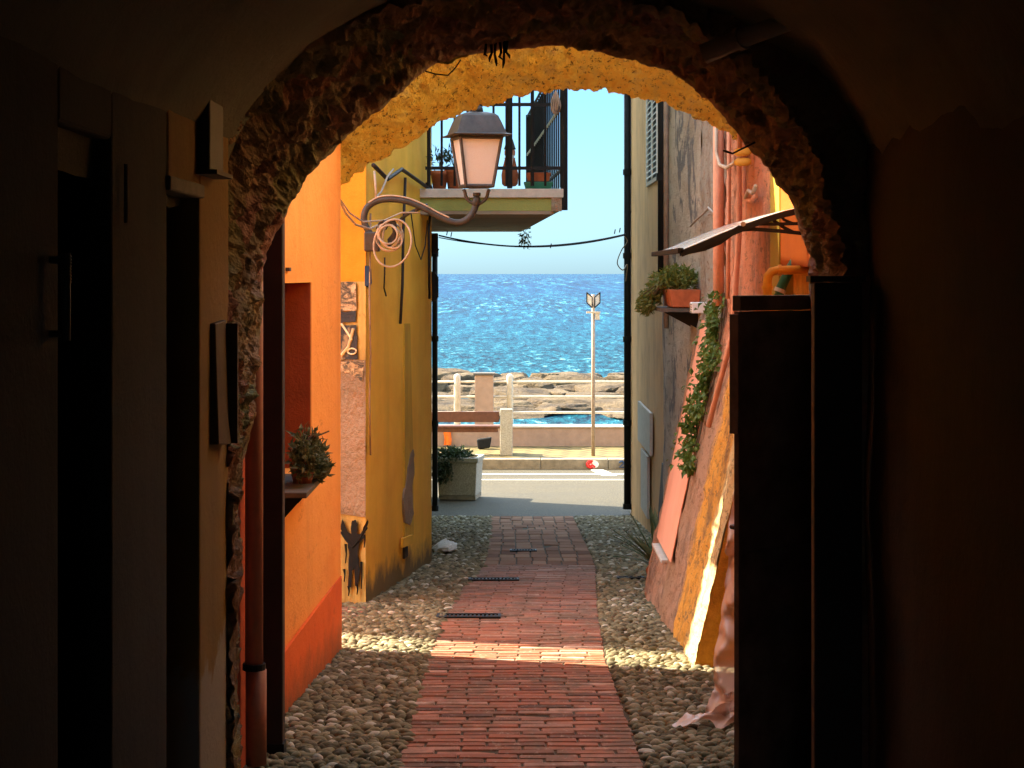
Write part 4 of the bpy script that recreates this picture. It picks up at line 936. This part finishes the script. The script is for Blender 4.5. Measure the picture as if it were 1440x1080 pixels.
m = MB(); m.tube([W(669,290,LD),W(670,282,LD),W(670.5,276,LD)], [.026,.03,.022], 12); m.tube([W(670.5,276,LD),W(670.5,271,LD)], .028, 12); m.build('lamp_holder', M['lamp_metal'], lp, smooth=True)
m = MB()
for s in (-1,1): m.tube(smoothP([W(670+s*18,266,LD),W(670+s*16,271,LD),W(670+s*15,276,LD),W(670+s*11,282,LD),W(670+s*3,287,LD)]), .012, 8)
m.build('yoke', M['lamp_metal'], lp, smooth=True)
wt, wbm = 29.5*k_, 19.5*k_; zt_, zb_ = zz(195), zz(262); RA = R(14)
def rot(p):
    x, y_, z = p; return (lc.x + x*math.cos(RA)-y_*math.sin(RA), LD + x*math.sin(RA)+y_*math.cos(RA), z)
cs = [(-1,-1),(1,-1),(1,1),(-1,1)]
for i in range(4):
    a, b = cs[i], cs[(i+1)%4]; m = MB(); e = .93
    m.add([rot((a[0]*wbm*e,a[1]*wbm*e,zb_)),rot((b[0]*wbm*e,b[1]*wbm*e,zb_)),rot((b[0]*wt*e,b[1]*wt*e,zt_)),rot((a[0]*wt*e,a[1]*wt*e,zt_))], [(0,1,2,3)]); m.build('pane', M['lampglass'], lp, solid=.004)
m = MB()
for a in cs: m.tube([rot((a[0]*wbm,a[1]*wbm,zb_)),rot((a[0]*wt,a[1]*wt,zt_))], .013, 6)
for w_, z in ((wbm,zb_),(wt,zt_)):
    for i in range(4):
        a, b = cs[i], cs[(i+1)%4]; m.tube([rot((a[0]*w_,a[1]*w_,z)),rot((b[0]*w_,b[1]*w_,z))], .013, 6)
m.build('lantern_frame', M['lamp_metal'], lp)
m = MB(); pro = [(41,192),(42,190.5),(35,188.5),(33.5,184),(29,172),(25.5,164),(22,161),(12,158)]
rings = [[rot((a[0]*r_*k_,a[1]*r_*k_,zz(py))) for a in cs] for r_, py in pro]
vs = [v for r_ in rings for v in r_]
m.add(vs, [(4*i+j,4*i+(j+1)%4,4*i+4+(j+1)%4,4*i+4+j) for i in range(len(pro)-1) for j in range(4)] + [(0,3,2,1), tuple(4*len(pro)-4+j for j in range(4))]); m.build('cap', M['lamp_metal'], lp, bevel=.003)
m = MB(); m.lathe([(.05,0),(.045,.03),(.02,.05),(.03,.07),(.012,.10)], (lc.x,LD,zz(157)), 14); m.build('finial', M['lamp_metal'], lp, smooth=True)
# coil of cable hung on the arm
cc = T('cable_coil', 'coil of pale cable hung on the lamp bracket of the yellow house', 'cable', W(550,340,LD-.06))
m = MB()
for i, (cx, cy, rx, ry, tl) in enumerate([(549,334,17,20,.5),(550,331,15,17,.4),(547,335,19,17,.7),(551,329,12,20,.3),(548,332,20,14,.8),(552,342,26,34,.25),(546,330,13,13,.2)]):
    P = []
    for j in range(29):
        a = 2*math.pi*j/28; x = rx*math.cos(a); y_ = ry*math.sin(a); P.append(W(cx+x*math.cos(tl)-y_*math.sin(tl), cy+x*math.sin(tl)+y_*math.cos(tl), LD-.10-.012*i+.012*math.sin(3*a+i)))
    m.tube(P, .0075, 7, cap=False)
m.build('loops', M['cable_pale'], cc, smooth=True)
m = MB()
for j in range(5): m.tube(smoothP([W(530+j*3,322,LD-.1),W(536+j*3,312,LD-.14),W(548+j*2,314,LD-.15),W(554,326+j*3,LD-.14),W(546,338+j*2,LD-.12)]), .010, 6)
m.build('tie', M['cable_black'], cc, smooth=True)

# ------------------------------------------------------------------ balcony
BN, BF = 16.0, 22.7
def bal(t, zoff, out=0.0):        # right edge of the balcony
    return (lerp(.42,.17,t)+out, lerp(BN,BF,t), EYE+zoff)
ba = T('balcony', 'green edged balcony with black railings overhanging the alley on the left', 'balcony', (-.2,17,EYE+.5))
def slab(mm, z0, z1, o=0.0, near=0.0):
    mm.hexa([(-.85,BN-near,EYE+z0),(.42+o,BN-near,EYE+z0),(.17+o,BF,EYE+z0),(-1.05,BF,EYE+z0)], [(-.85,BN-near,EYE+z1),(.42+o,BN-near,EYE+z1),(.17+o,BF,EYE+z1),(-1.05,BF,EYE+z1)])
M['fascia'] = plaster('green_fascia_paint', (0.30,0.33,0.10), (0.24,0.26,0.08), streak=.2)
M['underside'] = plaster('balcony_underside', (0.30,0.24,0.17), (0.2,0.16,0.11), streak=0)
m = MB(); slab(m, .545, .655); m.build('fascia', M['fascia'], ba)
m = MB(); slab(m, .657, .735, .03, .03); m.build('edge_slab', M['pale_stone'], ba, bevel=.006)
m = MB(); slab(m, .515, .543, -.06, -.0); m.build('underside', M['underside'], ba)
m = MB(); m.box(.34,.43,15.97,16.0,EYE+.54,EYE+.66); m.build('bare_corner', M['grey_patch'], ba)
m = MB(); m.tube([bal(0,.55,.03),bal(0,1.95,.03)], .032, 8); m.tube([bal(1,.55,.03),bal(1,1.95,.03)], .03, 8); m.tube([(-.02,BN,EYE+.74),(-.02,BN,EYE+1.95)], .024, 8); m.build('post', M['black_metal'], ba)
m = MB()
for i in range(10):
    x = lerp(-.72,.40,i/10); m.tube([(x,BN-.005,EYE+.76),(x,BN-.005,EYE+1.9)], .012 if i%4 else .018, 6)
m.build('front_bars', M['black_metal'], ba)
m = MB()
for i in range(1, 23): m.tube([bal(i/23,.76,.02), bal(i/23,1.9,.02)], .009, 6)
m.build('side_bars', M['black_metal'], ba)
for z, mt, nm in ((1.45,'black_metal','rail'),(1.92,'black_metal','rail'),(.90,'black_metal','rail')):
    m = MB(); m.box(-.75,.43,BN-.02,BN+.01,EYE+z,EYE+z+.028); m.build(nm, M[mt], ba)
    m = MB(); m.tube([bal(0,z+.01,.02), bal(1,z+.01,.02)], .016, 6); m.build(nm, M['rail_white' if z == 1.45 else mt], ba)  # side rail in the sun: its brightness put into white paint
# things on the balcony
for lab, x0, x1, z0, z1, mt in (('long green trough along the balcony front rail', .10, .36, .737, .80, 'greenpipe'), ('terracotta trough behind the green one on the balcony', .12, .34, .80, .88, 'terracotta')):
    t = T('planter', lab, 'planter', ((x0+x1)/2,16.15,EYE+z0))
    yb = 16.08 if mt == 'greenpipe' else 16.10
    m = MB(); m.hexa([(x0+.02,yb,EYE+z0),(x1-.02,yb,EYE+z0),(x1-.02,yb+.16,EYE+z0),(x0+.02,yb+.16,EYE+z0)],[(x0,yb-.02,EYE+z1),(x1,yb-.02,EYE+z1),(x1,yb+.18,EYE+z1),(x0,yb+.18,EYE+z1)]); m.build('trough', M[mt], t, bevel=.006)
    m = MB(); m.box(x0+.03,x1-.03,yb,yb+.15,EYE+z1+.001,EYE+z1+.006); m.build('soil', M['soil'], t)
for i, (x, s, lab) in enumerate(((-.64,1.0,'terracotta pot nearest the wall on the balcony'),(-.50,1.15,'large terracotta pot behind the lantern on the balcony'),(-.33,.9,'small terracotta pot right of the large one on the balcony'))):
    t = T('flower_pot', lab, 'pot', (x,16.3,EYE+.737), 'pots on the balcony')
    m = MB(); m.lathe([(.055*s,0),(.075*s,.13*s),(.085*s,.13*s),(.085*s,.17*s),(.07*s,.17*s)], (x,16.3,EYE+.737), 18); m.build('pot', M['terracotta'], t, smooth=True)
    leafcloud(90, lambda: gauss_in((x,16.3,EYE+.737+.26*s),(.06,.06,.06)), (.04,.08), (.012,.022), (x,16.3,EYE+.85), M['leaf_dark'], 'foliage', t)
gn_ = T('garden_figure', 'small painted garden figure with a pointed hat on the balcony', 'figurine', W(717,262,16.25))
gx, gy, g0 = W(717,262,16.25)
m = MB(); m.lathe([(.05,0),(.07,.02),(.075,.10),(.06,.18),(.045,.24),(.05,.25)], (gx,gy,g0), 16); m.build('body', M['terracotta'], gn_, smooth=True)
m = MB(); m.lathe([(.03,.245),(.048,.28),(.048,.31),(.03,.34)], (gx,gy,g0), 16); m.build('head', M['salmon'], gn_, smooth=True)
m = MB(); m.lathe([(.056,.325),(.05,.335),(.03,.40),(.008,.46)], (gx,gy,g0), 16); m.build('hat', M['lamp_metal'], gn_, smooth=True)
m = MB(); m.prism([(gx-.035,gy-.075,g0+.27),(gx+.035,gy-.075,g0+.27),(gx+.02,gy-.08,g0+.16),(gx,gy-.08,g0+.12),(gx-.02,gy-.08,g0+.16)], (0,.045,0)); m.build('beard', M['white'], gn_)
pu = T('pulley', 'rope bundle and pulley hanging at the corner post of the balcony', 'rope', W(782,150,15.9))
m = MB()
for k in range(4): m.tube(smoothP([W(782,128,15.9),W(776+3*k,142,15.88-.01*k),W(777+2*k,156,15.88),W(783,160,15.9),W(788-k,148,15.9),W(783,130,15.9)]), .008, 6)
m.build('rope', M['cable_grey'], pu, smooth=True); m = MB(); m.tube([W(783,152,15.87),W(783,152,15.93)], .03, 14); m.build('wheel', M['lamp_metal'], pu)
hp = T('hanging_weed', 'tuft of dry weed hanging below the far corner of the balcony', 'plant', W(738,325,22.3))
leafcloud(110, lambda: gauss_in(W(738,334,22.3),(.045,.05,.07)), (.03,.06), (.012,.025), W(738,325,22.3), M['leaf_olive'], 'foliage', hp)
# downpipe and fittings at the end of the left house
downpipe('black drainpipe at the seaward end of the yellow house', -.955, 22.9, RZ, EYE+.5, .035, M['black_metal'])
sw = T('cable_box', 'black cable box on the end of the yellow house under the balcony', 'box', W(611,343,16.9))
m = MB(); a_ = W(606,328,16.85); b_ = W(616,356,16.85); m.box(a_[0], b_[0], 16.8, 16.9, b_[2], a_[2]); m.build('case', M['black_metal'], sw, bevel=.006); m = MB(); m.tube([W(612,350,16.8),W(614,356,16.79),W(617,350,16.8)], .006, 6); m.build('hook', M['black_metal'], sw)
s2 = T('shutter_box', 'dark faceted box on the end edge of the yellow house above the bench', 'box', W(611,420,16.9))
m = MB(); m.prism([W(606,382,16.9),W(611,382,16.9),W(616,390,16.9),W(616,418,16.9),W(612,424,16.9),W(606,424,16.9)], (0,.12,0)); m.build('case', M['black_metal'], s2)
wr = T('overhead_wire', 'black cable slung across the alley in front of the sky', 'cable', W(745,347,20))
def sag(y0, ym, y1, D, n=24): return [W(lerp(617,880,i/n), (1-(i/n))*y0+(i/n)*y1+ (ym-(y0+y1)/2)*4*(i/n)*(1-i/n), D) for i in range(n+1)]
m = MB(); m.tube(sag(331,347,330,20), .010, 6); m.tube(sag(334,346,329,20.03), .006, 6); m.build('cable', M['cable_black'], wr)
m = MB()
for px, py in ((628,331),(634,333),(742,350),(774,349),(864,329),(871,327)): p = W(px,py,20); m.tube([p,(p[0]+.01,p[1],p[2]+.05)], .006, 5)
m.build('clip', M['cable_black'], wr)
pipe('cable', 'tangle of thin wire beside the black drainpipe on the right', smoothP([W(878,332,20),W(882,340,20.5),W(874,352,21),W(868,370,21),W(876,380,21.3),W(882,372,21.5),W(880,395,22)]), .006, M['cable_grey'], 'cable')

# ------------------------------------------------------------------ small things on the alley floor
def grate(px0, px1, py, D, dep, label):
    x0, x1 = (px0-720)*D/F, (px1-720)*D/F
    t = T('drain_grate', label, 'grate', ((x0+x1)/2, D, gz(D))); mm = MB()
    z = lambda y_: gz(y_)+.011
    for a, b, c_, e in ((x0,x1,D,D+.02),(x0,x1,D+dep-.02,D+dep),(x0,x0+.02,D+.02,D+dep-.02),(x1-.02,x1,D+.02,D+dep-.02)):
        mm.hexa([(a,c_,z(c_)-.03),(b,c_,z(c_)-.03),(b,e,z(e)-.03),(a,e,z(e)-.03)],[(a,c_,z(c_)+.006),(b,c_,z(c_)+.006),(b,e,z(e)+.006),(a,e,z(e)+.006)])
    mm.build('rim', M['black_metal'], t)
    mm = MB(); n = int((x1-x0)/.03)
    for i in range(n):
        a = x0+.02+(x1-x0-.04)*(i+.2)/n; b = a+.014; mm.hexa([(a,D+.02,z(D)-.02),(b,D+.02,z(D)-.02),(b,D+dep-.02,z(D+dep)-.02),(a,D+dep-.02,z(D+dep)-.02)],[(a,D+.02,z(D)+.002),(b,D+.02,z(D)+.002),(b,D+dep-.02,z(D+dep)+.002),(a,D+dep-.02,z(D+dep)+.002)])
    mm.build('bars', M['black_metal'], t)
grate(613, 704, 866, 12.42, .20, 'long dark drain grate across the left edge of the brick path')
grate(658, 730, 819, 14.95, .16, 'narrow dark grate further down the brick path')
grate(717, 755, 777, 17.75, .18, 'small dark grate in the grey slab path near the road')
grate(868, 906, 816, 15.1, .12, 'dark grate in the pebbles beside the agave')
wbg = T('plastic_bag', 'crumpled whitish plastic bag at the foot of the yellow house end', 'bag', W(624,772,17.6))
m = MB()
def bag(u, v):
    a = 2*math.pi*u; r_ = math.sin(math.pi*min(.98,max(.02,v)))*.13; x = -.63+r_*math.cos(a)*.8; y_ = 17.6+r_*math.sin(a)*1.8; z = gz(17.6)+.02+.09*(1-math.cos(math.pi*v))/2
    k = fn(x,y_,z,9,4)*.05; return (x+k, y_+k, max(gz(y_)+.008, z+k*.6))
m.grid(bag, 24, 14); m.build('film', M['white'], wbg)

# ------------------------------------------------------------------ planter, bench, sea front
pn = T('concrete_planter', 'square concrete planter with a dark shrub at the edge of the road', 'planter', (-.68,24.9,RZ))
def pr2(x, y_, z, a=R(-8)): return (-.70 + x*math.cos(a)-y_*math.sin(a), 24.95 + x*math.sin(a)+y_*math.cos(a), RZ+z)
def pbox(mm, x0,x1,y0,y1,z0,z1,tp=0.0):
    mm.hexa([pr2(x0+tp,y0+tp,z0),pr2(x1-tp,y0+tp,z0),pr2(x1-tp,y1-tp,z0),pr2(x0+tp,y1-tp,z0)],[pr2(x0,y0,z1),pr2(x1,y0,z1),pr2(x1,y1,z1),pr2(x0,y1,z1)])
m = MB(); pbox(m,-.27,.27,-.27,.27,.05,.50,.02); m.build('box', M['concrete'], pn, bevel=.012)
m = MB(); pbox(m,-.29,.29,-.29,-.23,.50,.56); pbox(m,-.29,.29,.23,.29,.50,.56); pbox(m,-.29,-.23,-.23,.23,.50,.56); pbox(m,.23,.29,-.23,.23,.50,.56); m.build('rim', M['concrete'], pn, bevel=.008)
m = MB(); pbox(m,-.25,.25,-.25,.25,0,.049); m.build('plinth', M['kerbstone'], pn)
m = MB(); pbox(m,-.23,.23,-.23,.23,.501,.53); m.build('soil', M['soil'], pn)
leafcloud(1300, lambda: gauss_in((-.80,24.85,RZ+.56),(.16,.15,.07)) if random.random()<.75 else gauss_in((-.92,24.65,RZ+.38),(.08,.05,.10)), (.035,.075), (.02,.04), (-.78,24.9,RZ+.45), M['leaf_dark'], 'foliage', pn, .2)
m = MB()
for k in range(14): m.tube([(-.75,24.9,RZ+.52),(-.78+random.gauss(0,.06),24.87,RZ+.6),(-.8+random.gauss(0,.15),24.85+random.gauss(0,.1),RZ+.66)], .006, 5)
m.build('stem', M['stem'], pn)

bn = T('bench', 'sea front bench with brown planks on concrete ends, seen from behind', 'bench', (-.9,29.5,KT))
bX = lambda px: (px-720)*29.4/F
for px in (712, 560):
    x = bX(px); m = MB(); m.prism([(x-.10,29.30,KT),(x-.10,29.85,KT),(x-.10,29.85,KT+.40),(x-.10,29.50,KT+.42),(x-.10,29.46,KT+.74),(x-.10,29.34,KT+.74)], (.20,0,0)); m.build('support', M['concrete'], bn, bevel=.012)
m = MB(); m.box(bX(545),bX(702),29.36,29.40,KT+.53,KT+.70); m.build('backrest', M['brown_wood'], bn, bevel=.006)
m = MB(); m.box(bX(545),bX(702)+.02,29.48,29.62,KT+.402+.02,KT+.46); m.box(bX(545),bX(702)+.02,29.66,29.80,KT+.422,KT+.46); m.build('seat', M['brown_wood'], bn, bevel=.006)
m = MB(); m.box(bX(548),bX(700),29.50,29.78,KT+.36,KT+.42); m.build('seat_bearer', M['brown_wood'], bn)
SWT = KT + .335
swl = T('sea_wall', 'low pink rendered sea wall along the promenade', 'wall', (0,31.1,KT))
m = MB(); m.box(-40,40,31.0,31.35,SEAZ-.5,SWT-.03); m.build('wall', M['pink_concrete'], swl); m = MB(); m.box(-40,40,30.98,31.37,SWT-.028,SWT); m.build('coping', M['pale_stone'], swl, bevel=.008)
D3 = 31.18; rX = lambda px: (px-720)*D3/F
plr = T('pillar', 'square pink pillar with a dark cap on the sea wall behind the bench', 'pillar', (rX(680),D3,SWT))
m = MB(); m.box(rX(668),rX(694),D3-.155,D3+.155,KT,CZ-(527-385)*D3/F); m.build('shaft', M['pink_concrete'], plr, bevel=.008); m = MB(); zt_ = CZ-(527-385)*D3/F; m.box(rX(666),rX(696),D3-.175,D3+.175,zt_+.001,zt_+.035); m.build('cap', M['grey_wood'], plr)
rl = T('railing', 'white three bar railing with round headed posts on the sea wall', 'railing', (0,D3,SWT))
for px in (643,717,907,1097,453,263): 
    x = rX(px); m = MB(); zt_ = CZ-(529-385)*D3/F - SWT
    m.lathe([(.056,0),(.056,zt_-.02),(.05,zt_+.015),(.03,zt_+.035),(.008,zt_+.04)], (x,D3,SWT), 12); m.build('post', M['rail_white'], rl, smooth=True)
for py in (537,558,580):
    m = MB(); z = CZ-(py-385)*D3/F; m.tube([(-14,D3,z),(14,D3,z)], .021, 10); m.build('rail', M['rail_white'], rl, smooth=True)
sp = T('sign_post', 'thin grey post with a double sign at its top on the promenade', 'sign', (bX(834),29.35,KT))
x = bX(834); zt_ = CZ-(414-385)*29.35/F
m = MB(); m.tube([(x,29.35,KT),(x,29.35,zt_)], .03, 12); m.build('post', M['cable_grey'], sp, smooth=True)
for s in (-1,1):
    q = lambda a, z: (x+s*a, 29.35-.12+.55*a, z)
    m = MB(); a0, a1, z0, z1 = .02, .105, zt_-.19, zt_+.03
    P = [q(a0,z0-.02),q(a1,z0+.06),q(a1,z1),q(a0,z1-.07)]
    for u_, w_ in zip(P, P[1:]+P[:1]): m.tube([u_,w_], .010, 6)
    o = m.build('sign_frame', M['black_metal'], sp); m = MB(); m.prism([q(a0+.008,z0),q(a1-.008,z0+.07),q(a1-.008,z1-.015),q(a0+.008,z1-.075)], (0,.006,0)); m.build('sign_panel', M['pale_stone'], o)
m = MB(); m.box(x-.11,x+.11,29.29,29.33,zt_-.30,zt_-.27); m.box(x+.03,x+.10,29.30,29.32,zt_-.40,zt_-.30); m.build('cross_bar', M['rail_white'], sp)
oc = T('hanging_cloth', 'orange strip hanging on the sea wall behind the bench seat', 'cloth', W(629,612,30.9))
m = MB(); m.grid(lambda u, v: (W(lerp(624,634,u),0,30.9)[0]+.01*math.sin(v*6), 30.94+.02*math.sin(u*7+v*3), lerp(KT+.02,KT+.36,v)), 8, 12); m.build('strip', M['orange_cloth'], oc, solid=.01)
bb = T('black_bag', 'small black bag on the pavement under the bench', 'bag', W(682,618,30.6))
bx0, _, bz0 = W(672,624,30.5)
m = MB(); m.hexa([(bx0,30.4,KT+.005),(bx0+.20,30.4,KT+.02),(bx0+.20,30.6,KT+.02),(bx0,30.6,KT+.005)],[(bx0-.02,30.43,KT+.16),(bx0+.23,30.43,KT+.20),(bx0+.23,30.56,KT+.20),(bx0-.02,30.56,KT+.16)]); m.build('body', M['blackpaint'], bb, bevel=.02)
# marks sprayed on the kerb
ks = T('kerb_mark', 'red and white round mark sprayed on the kerb below the sign post', 'mark', W(832,653,28.79))
kx = lambda px: (px-720)*28.79/F; kz = lambda py: CZ-(py-385)*28.79/F
def kdisc(mat, px, py, rx, ry, y_, name, a0=0, a1=2*math.pi):
    mm = MB(); mm.prism([(kx(px+rx*math.cos(a0+(a1-a0)*i/20)), y_, kz(py+ry*math.sin(a0+(a1-a0)*i/20))) for i in range(20)], (0,.004,0)); mm.build(name, mat, ks)
kdisc(M['white'], 834, 653, 8, 6, 28.789, 'white_ground')
m = MB(); 
def karc(mm, px, py, rx, ry, a0, a1, r_=.014):
    mm.tube([(kx(px+rx*math.cos(a)), 28.782, kz(py+ry*math.sin(a))) for a in [a0+(a1-a0)*i/12 for i in range(13)]], r_, 6)
karc(m, 831, 653, 6, 5, R(300), R(60)); karc(m, 831, 653, 3, 2.4, R(300), R(60)); m.tube([(kx(832),28.782,kz(653)),(kx(837),28.782,kz(657))], .014, 6); m.build('red_stroke', M['red'], ks)
kb = T('kerb_mark', 'dark blue strokes sprayed on the kerb beside the black drainpipe', 'mark', W(876,653,28.79))
m = MB(); karc(m, 874, 651, 3, 2.5, R(180), R(380), .011); m.tube([(kx(877),28.782,kz(652)),(kx(871),28.782,kz(657)),(kx(878),28.782,kz(657))], .011, 6); m.tube([(kx(884),28.782,kz(649)),(kx(880),28.782,kz(657))], .011, 6); m.build('stroke', M['blue'], kb)

# breakwater boulders
def boulder(x, y_, sx, sy, sz, seed):
    v = iv.copy(); mm = MB(); out = []
    import bmesh
    rs = random.Random(seed*13+1)
    pl_ = []
    for _ in range(11):
        n_ = Vector((rs.gauss(0,1), rs.gauss(0,1), rs.gauss(0,.9))).normalized(); pl_.append((n_, rs.uniform(.62, .95)))
    pl_ += [(Vector((rs.gauss(0,.18), rs.gauss(0,.18), 1)).normalized(), rs.uniform(.55,.8))]
    bm = bmesh.new(); bmesh.ops.create_icosphere(bm, subdivisions=4, radius=1.0)
    for q in bm.verts:
        c_ = q.co.normalized(); r_ = 1.15
        for n_, d_ in pl_:
            k_ = c_.dot(n_)
            if k_ > 1e-3: r_ = min(r_, d_/k_)
        p = c_*r_*(1 + .05*mnoise.fractal(c_*3+Vector((seed*7.3,seed*3.1,seed)), .8, 2, 4))
        p += Vector((0,0,.035*math.sin(p.z*16+seed)))
        out.append((x+p.x*sx*1.1, y_+p.y*sy, SEAZ+.05+p.z*sz*1.15))
    fs = [tuple(q.index for q in f.verts) for f in bm.faces]; bm.free(); mm.add(out, fs); return mm
k = 0
for row, (yy_, n, hz_) in enumerate(((59.5,12,.22),(62,11,.30),(65,11,.40),(68.5,11,.48),(72.5,10,.54),(77,10,.40))):
    for i in range(n):
        x = lerp(-6.5, 8.5, (i+.5*(row%2)+random.uniform(-.25,.25))/n); k += 1
        big = (row == 3 and 1.0 < x < 2.6)
        o = boulder(x, yy_+random.uniform(-.9,.9), random.uniform(.55,1.2), random.uniform(.9,1.7), hz_*random.uniform(.75,1.25)*(.9 if big else 1), k).build('boulder', M['boulder'], smooth=False)
        tag(o, 'sunlit ochre boulder of the breakwater in the water beyond the railing', 'rock', 'boulders of the breakwater')
